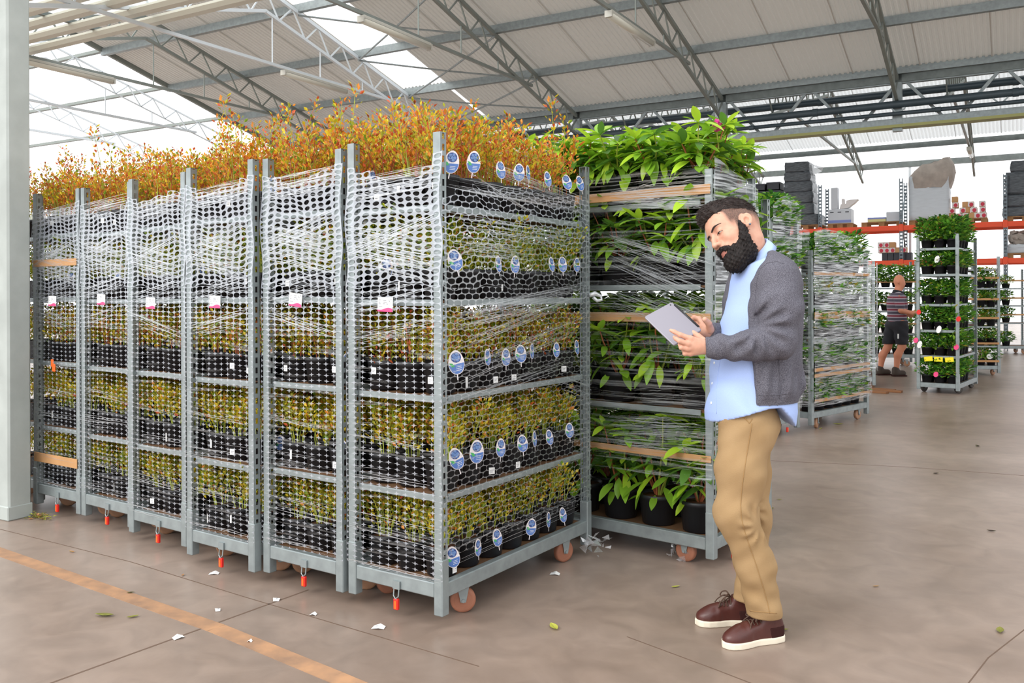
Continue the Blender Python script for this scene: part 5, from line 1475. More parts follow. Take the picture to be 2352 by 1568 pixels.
def knit_material():
    m = bpy.data.materials.new('speckled_grey_knit'); m.use_nodes = True
    nt = m.node_tree; b = nt.nodes['Principled BSDF']; b.inputs['Roughness'].default_value = 0.9; b.inputs['Specular IOR Level'].default_value = 0.15
    tc = nt.nodes.new('ShaderNodeTexCoord')
    a = nt.nodes.new('ShaderNodeTexNoise'); a.inputs['Scale'].default_value = 480; a.inputs['Detail'].default_value = 3
    c = nt.nodes.new('ShaderNodeTexVoronoi'); c.inputs['Scale'].default_value = 150
    nt.links.new(tc.outputs['Object'], a.inputs['Vector']); nt.links.new(tc.outputs['Object'], c.inputs['Vector'])
    r1 = nt.nodes.new('ShaderNodeValToRGB'); r1.color_ramp.elements[0].position = 0.35; r1.color_ramp.elements[1].position = 0.66
    r1.color_ramp.elements[0].color = (*lin((66, 65, 74)), 1); r1.color_ramp.elements[1].color = (*lin((122, 120, 129)), 1)
    r2 = nt.nodes.new('ShaderNodeValToRGB'); r2.color_ramp.elements[0].position = 0.10; r2.color_ramp.elements[1].position = 0.17
    r2.color_ramp.elements[0].color = (0.02, 0.02, 0.03, 1); r2.color_ramp.elements[1].color = (1, 1, 1, 1)
    nz = nt.nodes.new('ShaderNodeTexNoise'); nz.inputs['Scale'].default_value = 55; nt.links.new(tc.outputs['Object'], nz.inputs['Vector'])
    gt = nt.nodes.new('ShaderNodeMath'); gt.operation = 'GREATER_THAN'; gt.inputs[1].default_value = 0.56; nt.links.new(nz.outputs['Fac'], gt.inputs[0])
    nt.links.new(a.outputs['Fac'], r1.inputs['Fac']); nt.links.new(c.outputs['Distance'], r2.inputs['Fac'])
    mx = nt.nodes.new('ShaderNodeMix'); mx.data_type = 'RGBA'; mx.blend_type = 'MULTIPLY'
    nt.links.new(gt.outputs[0], mx.inputs[0]); nt.links.new(r1.outputs['Color'], mx.inputs[6]); nt.links.new(r2.outputs['Color'], mx.inputs[7])
    nt.links.new(mx.outputs[2], b.inputs['Base Color'])
    bp = nt.nodes.new('ShaderNodeBump'); bp.inputs['Strength'].default_value = 0.4; bp.inputs['Distance'].default_value = 0.002
    nt.links.new(a.outputs['Fac'], bp.inputs['Height']); nt.links.new(bp.outputs['Normal'], b.inputs['Normal'])
    return m
M['knit'] = knit_material()
M['shirt'] = mat('light_blue_shirt', (170, 192, 240), 0.8, 0, 0.2, 0.06, 300, 0.1, 200)
M['shirt_in'] = mat('navy_collar_lining', (34, 46, 96), 0.8)
M['chino'] = mat('khaki_cotton', (170, 141, 104), 0.85, 0, 0.15, 0.08, 6, 0.25, 260, vrgb=(158, 129, 92))
M['stitch'] = mat('khaki_seam', (158, 124, 80), 0.9)
M['leather'] = mat('brown_leather', (88, 45, 38), 0.38, 0, 0.5, 0.35, 9, 0.15, 90, vrgb=(72, 36, 32))
M['suede'] = mat('dark_suede', (56, 30, 28), 0.85, 0, 0.15)
M['sole'] = mat('cream_rubber', (228, 218, 198), 0.6)
M['lace'] = mat('brown_lace', (84, 62, 50), 0.8)
M['alu'] = mat('grey_aluminium', (150, 146, 155), 0.42, 0.45)
M['cover'] = mat('black_cover_hinge', (26, 26, 30), 0.4)
M['screen'] = mat('dark_glass_screen', (16, 18, 22), 0.08)

D0 = 3.6                                     # distance of the man from the camera
MX0 = (1715 - CX) / F_PX * D0
def m(px, py, w=0.0):
    r = ray(px, py); d = D0 + w
    return np.array([r.x * d - MX0, w, CAM_H + r.z * d])          # figure coordinates: x to the right, y away, z up
zpy = lambda py: CAM_H - (np.asarray(py, float) - 672.6) / F_PX * D0
xpx = lambda px: (np.asarray(px, float) - CX) / F_PX * D0 - MX0
man = empty('person', c2w(MX0, D0, 0), YAW, 'bearded man in grey cardigan, blue shirt and khaki trousers looking at a tablet', 'person')

# ---- head in its own frame (x forward, y to his left, z up), then turned down and towards the camera
HS = 1.09
HR = np.array([[-0.901, 0.1251, -0.4154], [-0.3279, -0.8233, 0.4634], [-0.284, 0.5537, 0.7828]])   # rows: x, depth, z
HC = m(1697.0, 538.0, 0.0)
to_fig = lambda V: HC + HS * (V @ HR.T)
to_head = lambda P: ((np.asarray(P) - HC) / HS) @ HR
def cranium(P): return smin(sd_ell(P, (-.008, 0, .045), (.098, .077, .092)), sd_ell(P, (.033, 0, .055), (.070, .066, .066)), .03)
nb = to_head(m(1742, 606, 0.0)); nb2 = to_head(m(1722, 562, 0.0))
def head_sdf(P):
    d = cranium(P)
    d = smin(d, sd_ell(P, (.035, 0, -.02), (.062, .060, .085)), .03)
    d = smin(d, sd_ell(P, (.038, 0, -.068), (.056, .050, .045)), .025)
    d = smin(d, sd_ell(P, (.082, 0, -.095), (.022, .026, .020)), .02)
    for s in (-1, 1):
        d = smin(d, sd_ell(P, (.064, s*.040, -.014), (.026, .022, .024)), .02)
    d = smin(d, sd_cap(P, (.086, -.034, .041), (.086, .034, .041), .011), .022)
    for s in (-1, 1):
        d = smax(d, -sd_ell(P, (.108, s*.032, .020), (.020, .020, .014)), .016)
        d = smin(d, sd_ell(P, (.083, s*.032, .020), (.0145, .017, .0135)), .006)
    nose = sd_chain(P, [(.094, 0, .030), (.107, 0, .008), (.119, 0, -.014)], [.008, .0095, .0110], .01)
    for s in (-1, 1): nose = smin(nose, sd_ell(P, (.107, s*.0135, -.019), (.012, .0085, .0085)), .008)
    d = smin(d, nose, .010)
    for s in (-1, 1): d = smax(d, -sd_ell(P, (.1125, s*.0085, -.0275), (.006, .0035, .005)), .003)
    d = smin(d, sd_ell(P, (.091, 0, -.050), (.021, .032, .022)), .02)
    up = sd_cap(P, (.1035, -.017, -.0575), (.1035, .017, -.0575), .0055); up = smin(up, sd_ell(P, (.109, 0, -.0555), (.006, .010, .005)), .006)
    lo = sd_cap(P, (.1025, -.015, -.0665), (.1025, .015, -.0665), .0068)
    d = smin(d, np.minimum(up, lo), .005)
    # ears
    for s in (-1, 1):
        Q = P - np.array((-.004, s*.074, .004))
        ca, sa = math.cos(-.25), math.sin(-.25)
        Q2 = np.stack([Q[..., 0]*ca - Q[..., 2]*sa, Q[..., 1] - s*.35*(-Q[..., 0]), Q[..., 0]*sa + Q[..., 2]*ca], -1)
        ear = sd_ell(Q2, (-.004, s*.006, .003), (.0175, .0085, .027))
        ear = smin(ear, sd_ell(Q2, (.003, s*.004, -.019), (.008, .007, .011)), .008)
        ear = smax(ear, -sd_ell(Q2, (.002, s*.014, -.002), (.0095, .012, .014)), .003)
        ear = smax(ear, -sd_cap(Q2, (-.013, s*.0145, .010), (.003, s*.0145, .021), .0034), .003)
        ear = smin(ear, sd_ell(Q2, (.013, s*.006, -.004), (.005, .004, .007)), .004)
        d = smin(d, ear, .006)
    neck = sd_chain(P, [(-.028, 0, -.03), tuple(nb2), tuple(nb)], [.048, .049, .058], .03)
    return smin(d, neck, .025)
me_head = grid_mesh('head', head_sdf, (-.16, -.125, -.24), (.145, .125, .15), .0029, M['skin'], post=to_fig)
# clipped hair on the sides and nape, as a darker skin area
hv = np.array([v.co for v in me_head.vertices]); hp = to_head(hv)
def sm(v, a, b): return np.clip((v - a) / (b - a), 0, 1)
hx, hy, hz = hp[:, 0], np.abs(hp[:, 1]), hp[:, 2]
earm = ((hx + .004) ** 2 / .024 ** 2 + (hz - .004) ** 2 / .034 ** 2 < 1) & (hy > .066)
top = sm(hz, -.012, .034) * sm(hx, .064, .048) * sm(hy, .02, .04)                       # clipped sides below the long hair
back = sm(hx, -.035, -.06) * sm(hz, -.05, .03)
burn = sm(hx, .000, .010) * sm(hx, .044, .032) * sm(hz, -.03, -.005) * sm(hy, .045, .055)
low = sm(hx, .035, .055) * sm(hz, .004 - .04, -.05) * sm(hx, .13, .10)
fv = np.where(earm, 0, np.maximum(np.maximum(top, back), burn) * .9)
fv = np.where(hx < -.02, fv * sm(hz, -.065, -.02), fv)
ca = me_head.color_attributes.new('clipped_hair', 'FLOAT_COLOR', 'POINT')
ca.data.foreach_set('color', np.stack([fv, fv, fv, np.ones_like(fv)], 1).astype(np.float32).ravel())
mi = [0] * len(me_head.polygons)
lipz = (hp[:, 0] > .096) & (np.abs(hp[:, 1]) < .021) & (hp[:, 2] < -.051) & (hp[:, 2] > -.0735)
mi = [2 if all(lipz[i] for i in p.vertices) else k for p, k in zip(me_head.polygons, mi)]
me_head.materials.append(M['skin']); me_head.materials.append(M['lip']); me_head.polygons.foreach_set('material_index', mi)

# ---- hands
def hand_sdf(palm, fingers, k=.008):
    def f(P):
        d = sd_chain(P, *palm, .015)
        return d
    def g(P):
        d = None
        for pts, rs in palm:
            e = sd_chain(P, pts, rs, .012); d = e if d is None else smin(d, e, .014)
        fd = None
        for pts, rs in fingers:
            e = sd_chain(P, pts, rs, .004); fd = e if fd is None else np.minimum(fd, e)
        return smin(d, fd, k)
    return g
# his left hand (near): back of the hand to the camera, fingers spread on the tablet's back
LW = -0.155
lw = m(1632, 797, LW)
lk = [m(1587, 778, -.172), m(1581, 789, -.176), m(1580, 801, -.172), m(1586, 812, -.163)]
near_palm = [([m(1660, 796, -.165), lw, (lw + lk[1]) / 2], [.030, .025, .022])] + [([(lw * .75 + kk * .25), kk], [.019, .0125 - .0008 * i]) for i, kk in enumerate(lk)]
near_f = [([lk[0], m(1563, 769, -.172), m(1549, 762, -.160), m(1541, 758.5, -.150)], [.0115, .0098, .0085, .0070]),
          ([lk[1], m(1561, 783, -.178), m(1553, 778, -.168), m(1549, 774, -.158)], [.0112, .0098, .0088, .0074]),
          ([lk[2], m(1565, 798, -.174), m(1562, 791, -.164), m(1564, 786, -.154)], [.0108, .0096, .0086, .0074]),
          ([lk[3], m(1573, 812, -.164), m(1570, 803, -.156), m(1573, 797, -.148)], [.0098, .0086, .0078, .0066]),
          ([m(1616, 783, -.14), m(1604, 772, -.115), m(1592, 764, -.085), m(1583, 758, -.07)], [.0150, .0120, .0105, .0085])]
me_lh = grid_mesh('hand', hand_sdf(near_palm, near_f, .006), m(1525, 840, -.22), m(1680, 735, -.03), .0021, M['skin'])
# his right hand (far): thumb and fingers on the tablet's other side
rw = m(1637, 765, .02)
far_palm = [([m(1652, 772, .045), rw, m(1622, 756, .01)], [.026, .023, .022]), ([rw, m(1608, 752, .03)], [.02, .013]), ([rw, m(1612, 763, .0)], [.02, .014])]
far_f = [([m(1632, 757, -.01), m(1628, 743, -.03), m(1619, 733.5, -.042)], [.0165, .0130, .0112]),
         ([m(1614, 745, .03), m(1606, 732, .045), m(1594, 728.5, .05), m(1588, 733, .05)], [.0125, .0105, .0095, .008]),
         ([m(1610, 750, .04), m(1600, 737, .06), m(1589, 736, .065), m(1584, 742, .06)], [.012, .0105, .0095, .008]),
         ([m(1608, 756, .045), m(1598, 746, .068), m(1588, 747, .07), m(1584, 752, .065)], [.0115, .010, .009, .0075]),
         ([m(1612, 764, .04), m(1602, 757, .062), m(1593, 758, .066), m(1590, 762, .06)], [.010, .009, .008, .007])]
me_rh = grid_mesh('hand', hand_sdf(far_palm, far_f, .006), m(1570, 795, -.07), m(1680, 712, .11), .0022, M['skin'])

# ---- torso, arms and legs
TPY = np.array([560, 575, 590, 605, 625, 650, 680, 740, 800, 860, 920, 975, 1010])
TCX = np.array([1738, 1742, 1746, 1750, 1752, 1752, 1751, 1743, 1733, 1727, 1726, 1723, 1722])
THX = np.array([20, 30, 43, 57, 66, 72, 76, 84, 91, 95, 93, 89, 87])
TWY = np.array([.07, .09, .13, .165, .182, .187, .184, .178, .174, .172, .170, .168, .165])
zz_ = zpy(TPY)[::-1]
def torso(P, off=0.0):
    z = P[..., 2]
    c = np.interp(z, zz_, xpx(TCX)[::-1]); a = np.interp(z, zz_, (THX / F_PX * D0)[::-1]) + off; b = np.interp(z, zz_, TWY[::-1]) + off
    u, v = (P[..., 0] - c) / a, P[..., 1] / b
    k = np.sqrt(u * u + v * v)
    return (k - 1) * np.minimum(a, b) * 0.9
Ln, Rn = m(1783, 632, -.15), m(1752, 632, .15)
L_arm = [m(1786, 640, -.165), m(1790, 705, -.205), m(1786, 783, -.215), m(1722, 793, -.205), m(1660, 796, -.172), m(1630, 797, -.160)]
L_rad = [.082, .080, .066, .056, .0445, .039]
R_arm = [m(1752, 640, .16), m(1768, 720, .23), m(1762, 788, .22), m(1700, 785, .14), m(1655, 771, .055), m(1634, 762, .022)]
R_rad = [.080, .074, .062, .054, .045, .038]
inner = m(1738, 752, -.24)
def folds(P):
    """creases of the knit: fans at the inner elbow, bunching along the forearm, hanging folds below the ribs"""
    x, y, z = P[..., 0], P[..., 1], P[..., 2]
    dx, dz = x - inner[0], z - inner[2]
    r = np.sqrt(dx*dx + dz*dz); an = np.arctan2(dz, dx)
    near = np.clip((-.10 - y) / .06, 0, 1)
    f = .0095 * np.sin(an * 11 + r * 16) * np.exp(-((r - .085) / .038) ** 2) * near
    f += .0062 * np.sin(x * 95 + z * 45) * np.exp(-((z - zpy(792)) / .06) ** 2) * np.clip((xpx(1770) - x) / .06, 0, 1) * near
    f += (.0085 * np.sin(x * 62 + 10 * z + 5 * y) + .004 * np.sin(x * 130 - 22 * z)) * np.clip((zpy(790) - z) / .12, 0, 1) * np.clip((z - zpy(912)) / .05, 0, 1)
    f += -.006 * np.exp(-((z - zpy(885)) / .035) ** 2)
    f += .0035 * np.sin(z * 55 - x * 30 + y * 10) * np.exp(-((z - zpy(690)) / .08) ** 2)
    return f
def cut_x(z): return np.interp(z, zpy(np.array([940, 925, 850, 780, 740, 700, 650, 620, 600, 570, 540])), xpx(np.array([1704, 1703, 1699, 1694, 1690, 1690, 1698, 1714, 1728, 1748, 1768])))
def cardigan(P):
    x, y, z = P[..., 0], P[..., 1], P[..., 2]
    body = torso(P, .020) 
    body = body + np.where(z < zpy(900), .006 * np.clip((zpy(900) - z) / .03, 0, 1), 0)        # ribbed hem pulls in
    la = sd_chain(P, L_arm, L_rad, .03); ra = sd_chain(P, R_arm, R_rad, .03)
    inn = torso(P, -.010)
    op = (cut_x(z) - x) - .25 * np.clip(y + .05, -.05, .12)
    shell = smax(body, op, .010)
    shell = smax(shell, -inn, .004)
    d = smin(shell, smax(la, -inn - .0, .004), .009)
    d = smin(d, smax(ra, -inn, .004), .012)
    d = d + folds(P) - .002
    d = smax(d, zpy(925) - z, .006)
    d = smax(d, z - np.interp(x, xpx(np.array([1700, 1735, 1760, 1790])), zpy(np.array([560, 580, 577, 588]))), .008)
    # cuffs: cut square behind the hands
    cl, cr = m(1621, 797, -.158), m(1627, 759, .012)
    dl = (m(1660, 796, -.172) - cl); dl /= np.linalg.norm(dl); dr = (m(1655, 771, .055) - cr); dr /= np.linalg.norm(dr)
    d = np.where(x < xpx(1690), smax(d, np.where(y < -.06, -((P - cl) @ dl), -((P - cr) @ dr)), .004), d)
    return d
me_card = grid_mesh('cardigan', cardigan, m(1600, 945, -.33), m(1860, 545, .33), .0066, M['knit'], whole=True)
def shirt(P):
    x, y, z = P[..., 0], P[..., 1], P[..., 2]
    d = torso(P, -.001 + .019 * np.clip((zpy(870) - z) / .13, 0, 1)) + .0065 * np.sin(x * 48 + z * 26 + y * 26) * np.clip((zpy(700) - z) / .12, 0, 1) * np.clip((xpx(1712) - x) / .03, 0, 1)
    hem = np.interp(x, xpx(np.array([1615, 1632, 1680, 1735, 1765, 1795, 1812, 1830])), zpy(np.array([968, 965, 944, 927, 925, 955, 974, 978])))
    d = smax(d, hem - z, .004)
    d = smax(d, z - np.interp(x, [xpx(1690), xpx(1775)], [zpy(616), zpy(577)]), .006)
    return d
me_shirt = grid_mesh('shirt', shirt, m(1605, 1000, -.26), m(1850, 580, .26), .0066, M['shirt'])
# shirt collar: a folded leaf round the neck, lower and pointed at the front
def collar_mesh():
    c = np.array(m(1735, 580, 0)); ax = np.array((-.30, 0, .95)); ax /= np.linalg.norm(ax)
    fr = np.array((-1.0, -.22, 0)); fr -= ax * (fr @ ax); fr /= np.linalg.norm(fr); sd = np.cross(ax, fr)
    mb = MB(); n = 40; V = []
    for k in range(n + 1):
        a = math.radians(9 + 342 * k / n); t = abs(math.cos(a / 2)) ; t = (1 + math.cos(a)) / 2         # 1 front, 0 back
        tip = math.exp(-((min(a, 2*math.pi - a) - math.radians(24)) / .30) ** 2)
        d = fr * math.cos(a) * (.050 if math.cos(a) > 0 else .052) + sd * math.sin(a) * .066; dn = d / np.linalg.norm(d)
        top = c + ax * (.042 - .062 * t) + d
        mid = c + ax * (.044 - .062 * t) + d + dn * .005
        low = c + ax * (.000 - .066 * t ** 1.2 - .020 * tip) + d * 1.24 + dn * (.016 + .016 * t + .008 * tip)
        inn = c + ax * (-.03 - .05 * t) + d
        for q in (inn, top, mid, (mid * .5 + low * .5) + dn * .003, low, low - dn * .004): V.append(Vector(q))
    mb.add(V, [(6*i + k, 6*i + 6 + k, 6*i + 7 + k, 6*i + 1 + k) for i in range(n) for k in range(5)] + [(0, 1, 2, 3, 4, 5), tuple(6*n + k for k in (5, 4, 3, 2, 1, 0))])
    return mb.mesh('collar', M['shirt'], True)
me_collar = collar_mesh()
def leg(P, pts, rs): return sd_chain(P, pts, rs, .035)
NL = [m(1708, 968, -.062), m(1702, 1080, -.085), m(1691, 1180, -.085), m(1736, 1300, -.068), m(1753, 1385, -.052), m(1754, 1412, -.05)]
NR = [.100, .096, .082, .073, .0655, .0665]
FL = [m(1716, 968, .08), m(1712, 1080, .095), m(1725, 1180, .10), m(1726, 1290, .115), m(1723, 1368, .125), m(1723, 1378, .126)]
FR = [.106, .097, .079, .069, .061, .062]
def trousers(P):
    x, y, z = P[..., 0], P[..., 1], P[..., 2]
    n_, f_ = leg(P, NL, NR), leg(P, FL, FR)
    seat = sd_ell(P, m(1726, 975, 0), (.112, .150, .11))
    d = smin(np.minimum(n_, f_), seat, .05)
    kb = m(1735, 1195, -.10)
    r = np.sqrt((x - kb[0]) ** 2 + (z - kb[2]) ** 2); an = np.arctan2(z - kb[2], x - kb[0])
    d = d + .0065 * np.sin(an * 9 + 30 * r) * np.exp(-((r - .062) / .024) ** 2) * (y < .03)
    d = d + .0050 * np.sin(z * 62 + x * 34) * np.exp(-((z - zpy(1360)) / .085) ** 2)
    hp_ = m(1665, 985, -.10)
    r2 = np.sqrt((x - hp_[0]) ** 2 + (z - hp_[2]) ** 2)
    d = d + .0040 * np.sin(z * 60 - x * 45) * np.exp(-(r2 / .09) ** 2)
    d = d + .0032 * np.sin(z * 30 + x * 25 + y * 18) + .0022 * np.sin(z * 61 - x * 47 + y * 30) * np.sin(z * 17 + 1.3)
    hem = np.where(y < .035, zpy(1411) * 0 + m(1750, 1413, -.05)[2], m(1722, 1376, .12)[2])
    d = smax(d, hem - z, .004)
    d = smax(d, z - zpy(922), .01)
    return d
me_tr = grid_mesh('trousers', trousers, (m(1622, 1300, .0)[0], -.26, .07), (m(1812, 1300, 0)[0], .26, 1.03), .0066, M['chino'])
# the hidden core that makes the body one figure
def core(P):
    d = smin(smax(smax(torso(P, -.045), zpy(930) - P[..., 2], .02), P[..., 2] - zpy(612), .02), np.minimum(leg(P, NL, [r - .022 for r in NR]), leg(P, FL, [r - .022 for r in FR])), .04)
    d = np.minimum(d, np.minimum(sd_chain(P, L_arm, [r - .016 for r in L_rad], .02), sd_chain(P, R_arm, [r - .016 for r in R_rad], .02)))
    return d
me_core = grid_mesh('core', core, (xpx(1595), -.32, .10), (xpx(1850), .32, zpy(575)), .014, M['skin'])
body = place('body', join_meshes('body', [(me_head, None), (me_lh, 0), (me_rh, 0), (me_core, 0)], [M['skin'], M['skin'], M['lip']]), man)
card_o = place('cardigan', me_card, man); shirt_o = place('shirt', me_shirt, man); coll_o = place('collar', me_collar, shirt_o); tr_o = place('trousers', me_tr, man)

from mathutils.bvhtree import BVHTree
# ---- hair, beard, brows, eyes
def hair(P):
    x, y, z = P[..., 0], P[..., 1], P[..., 2]
    d = sd_ell(P, (-.006, 0, .068), (.104, .0775, .090))
    d = smin(d, sd_ell(P, (.048, 0, .118), (.056, .060, .042)), .02)
    d = smin(d, sd_ell(P, (.072, -.004, .112), (.024, .046, .026)), .015)
    line = np.interp(x, [-.13, -.09, -.05, 0, .04, .06, .075, .12], [.022, .026, .046, .062, .066, .072, .086, .088])
    line = line + np.where(x > .03, .10 * np.clip(np.abs(y) - .03, 0, .04), 0)
    d = smax(d, line - z, .010)
    d = smax(d, -sd_chain(P, [(.075, .052, .125), (.03, .052, .148), (-.03, .045, .160)], [.006, .006, .004], 0), .004)
    d = d + .0012 * np.sin(y * 330 + 30 * x + 40 * z) + .0008 * np.sin(y * 620 - x * 60 + z * 90)
    return d
me_hair = grid_mesh('hair', hair, (-.14, -.11, .0), (.14, .11, .185), .0028, M['hair'], post=to_fig)
def beard(P):
    x, y, z = P[..., 0], np.abs(P[..., 1]), P[..., 2]
    d = sd_ell(P, (.046, 0, -.082), (.064, .063, .052))
    d = smin(d, sd_ell(P, (.086, 0, -.108), (.041, .042, .037)), .025)
    Q = np.stack([x, y, z], -1)
    d = smin(d, sd_chain(Q, [(.020, .064, .016), (.022, .064, -.02), (.034, .058, -.055)], [.011, .015, .022], .012), .018)
    tash = sd_chain(Q, [(.116, 0, -.044), (.111, .018, -.046), (.096, .031, -.058), (.086, .036, -.074)], [.0085, .0085, .0085, .010], .006)
    keep = np.interp(x, [0, .02, .04, .07, .1, .13], [.03, .03, -.012, -.040, -.052, -.056])
    d = smax(d, z - keep, .010)
    d = smin(d, tash, .006)
    d = smax(d, -sd_ell(P, (.114, 0, -.0622), (.018, .015, .0066)), .003)
    d = d + .0020 * np.sin(P[..., 1] * 330 + z * 60) * np.sin(x * 170 - z * 130) + .0012 * np.sin(z * 480 + x * 300)
    return d
me_beard = grid_mesh('beard', beard, (-.02, -.10, -.165), (.14, .10, .045), .0027, M['beard'], post=to_fig)
hair_o = place('hair', me_hair, man); beard_o = place('beard', me_beard, man)
def strands(me, n, ln, m_, name, parent, dirf, seed, wd=.0011):
    """loose hairs standing off a hair mass"""
    r = random.Random(seed); mb = MB(); ps = me.polygons
    for _ in range(n):
        p = ps[r.randrange(len(ps))]; c, nn_ = p.center, p.normal
        q = Vector(to_head(np.array(c)))
        d = Vector(HR @ np.array(dirf(q, r))) ; d = d.normalized(); d = (d - nn_ * d.dot(nn_) + nn_ * r.uniform(.03, .24)).normalized()
        l = ln * r.uniform(.5, 1.2); s = d.cross(rv(r)).normalized() * wd
        tip = c + d * l + Vector((0, 0, -.15 * l))
        mb.add([c - s, c + s, c + d * l * .55 + s * .6, tip], [(0, 1, 2), (0, 2, 3)])
    o = mb.build(name, m_, parent); o['kind'] = 'stuff'; return o
strands(me_hair, 6500, .018, M['hair'], 'loose_hairs', hair_o, lambda q, r: (-.75 if q.x < .07 else .35, r.uniform(-.25, .25) - (0.5 if q.y < .05 else -.4), .35 if q.x > .03 else -.2), 1, .0006)
strands(me_beard, 8000, .010, M['beard'], 'loose_hairs', beard_o, lambda q, r: (.45, r.uniform(-.3, .3), -.9), 2, .0005)
hb = BVHTree.FromPolygons([Vector(p) for p in hp.tolist()], [tuple(p.vertices) for p in me_head.polygons])
def on_face(y, z, lift=0.0):
    h = hb.ray_cast(Vector((.2, y, z)), Vector((-1, 0, 0)))
    return (h[0] + h[1] * lift) if h[0] else Vector((.08, y, z))
def face_strip(pts, hw, lift, m_, name, parent, th=.0016):
    c = [on_face(y, z, lift) for y, z in pts]; mb = MB(); N = len(c); V = []
    for i, p in enumerate(c):
        d = (c[min(i+1, N-1)] - c[max(i-1, 0)]).normalized(); up = Vector((0, 0, 1)); u = (up - d * up.dot(d)).normalized(); n_ = d.cross(u); n_ = n_ if n_.x > 0 else -n_
        for a_, b_ in ((-1, -.6), (-.4, 1), (.4, 1), (1, -.6)): V.append(to_fig(np.array(p + u * hw[i] * a_ + n_ * th * b_)))
    mb.add([Vector(v) for v in V], [(4*i+k, 4*i+4+k, 4*i+5+k, 4*i+1+k) for i in range(N-1) for k in range(3)])
    return mb.build(name, m_, parent, smooth=True)
for s in (1, -1):
    bo = face_strip([(s*(.011 + .045 * k / 10), .0355 + .0072 * math.sin(math.pi * (.08 + .80 * k / 10)) ** 1.0) for k in range(11)], [.0030, .0040, .0044, .0045, .0044, .0042, .0038, .0033, .0026, .0019, .0010], .0004, M['brow'], 'eyebrow', man)
    ex = face_strip([(s*.0185, .0135), (s*.024, .0140), (s*.032, .0145), (s*.040, .0135), (s*.0455, .0115)], [.0008, .0026, .0031, .0023, .0007], .0002, M['eye_w'], 'eye', man, .0006)
    face_strip([(s*.0265, .0145), (s*.030, .0148), (s*.034, .0146), (s*.0375, .0138)], [.0020, .0034, .0036, .0024], .0010, M['eye_d'], 'iris', ex, .0006)
    face_strip([(s*.0170, .0138), (s*.024, .0158), (s*.032, .0166), (s*.040, .0153), (s*.0475, .0112)], [.0006, .0014, .0016, .0015, .0006], .0012, M['eye_d'], 'eyelash', ex, .0012)
    face_strip([(s*.0190, .0215), (s*.026, .0240), (s*.034, .0243), (s*.042, .0215)], [.0004, .0007, .0007, .0004], .0001, M['lip'], 'eyelid_crease', ex, .0004)
M['steel_stud'] = mat('steel_stud', (110, 130, 150), 0.2, 0.8)
es = MB(); es.lathe([(0, -.0045), (.0035, -.003), (.0045, 0), (.0035, .003), (0, .0045)], 10); es.build('ear_stud', M['steel_stud'], man, Vector(to_fig(np.array((.000, .0885, -.021)))), smooth=True)

# ---- seams, pocket, buttons
def bvh(me): return BVHTree.FromPolygons([v.co.copy() for v in me.vertices], [tuple(p.vertices) for p in me.polygons])
EYE = Vector((-MX0, -D0, CAM_H))
def on_mesh(tree, pts, lift=.0012):
    out = []
    for px, py in pts:
        r = ray(px, py)
        hit = tree.ray_cast(EYE, r.normalized())
        if hit[0] is not None: out.append(hit[0] + hit[1] * lift)
    return out
def dense(pts, k=6):
    out = []
    for a, b in zip(pts[:-1], pts[1:]): out += [(a[0] + (b[0]-a[0])*i/k, a[1] + (b[1]-a[1])*i/k) for i in range(k)]
    return out + [pts[-1]]
tt = bvh(me_tr)
for seam in ([(1727, 972), (1720, 1015), (1711, 1070), (1704, 1120), (1701, 1160), (1703, 1190), (1711, 1222), (1722, 1255), (1738, 1300), (1752, 1345), (1762, 1380), (1768, 1408)], [(1697, 944), (1709, 957), (1721, 972), (1728, 962)], [(1722, 1402), (1752, 1405), (1784, 1408)]):
    P = on_mesh(tt, dense(seam), .0008)
    if len(P) > 2: MB().tube(P, .0016, 5).build('seam', M['stitch'], tr_o, smooth=True)
P = on_mesh(tt, dense([(1699, 948), (1709, 958), (1719, 969)]), .0)
if len(P) > 2: MB().tube(P, [.0015 + .002 * math.sin(math.pi * i / (len(P)-1)) for i in range(len(P))], 6).build('pocket_mouth', M['stitch'], tr_o, smooth=True)
ct = bvh(me_card)
for seam in ([(1788, 812), (1791, 850), (1790, 915)], [(1746, 618), (1738, 645), (1734, 690), (1737, 720)], [(1746, 618), (1762, 604), (1785, 600), (1800, 606)]):
    P = on_mesh(ct, dense(seam), .0004)
    if len(P) > 2: MB().tube(P, .0018, 5).build('seam', M['knit'], card_o, smooth=True)
P = on_mesh(ct, dense([(1707, 907), (1740, 908), (1780, 907), (1822, 902)]), .0004)
if len(P) > 2: MB().tube(P, .0016, 5).build('hem_seam', M['knit'], card_o, smooth=True)
st_ = bvh(me_shirt)
btn = MB().lathe([(0, .0012), (.0045, .0016), (.0055, .0008), (.0055, -.001), (0, -.001)], 12).mesh('button', M['white'], True)
P = on_mesh(st_, dense([(1655, 820), (1649, 860), (1645, 900), (1646, 950)]), .0003)
if len(P) > 2: MB().tube(P, .0013, 5).build('placket_seam', M['shirt'], shirt_o, smooth=True)
for px, py in ((1641, 833), (1636, 880), (1634, 925)):
    r = ray(px, py); hit = st_.ray_cast(EYE, r.normalized())
    if hit[0]: place('button', btn, shirt_o, hit[0] + hit[1] * .001, hit[1].to_track_quat('Z', 'Y').to_euler())
cb = bvh(me_collar); r = ray(1706, 603); hit = cb.ray_cast(EYE, r.normalized())
if hit[0]: place('button', btn, coll_o, hit[0] + hit[1] * .001, hit[1].to_track_quat('Z', 'Y').to_euler())

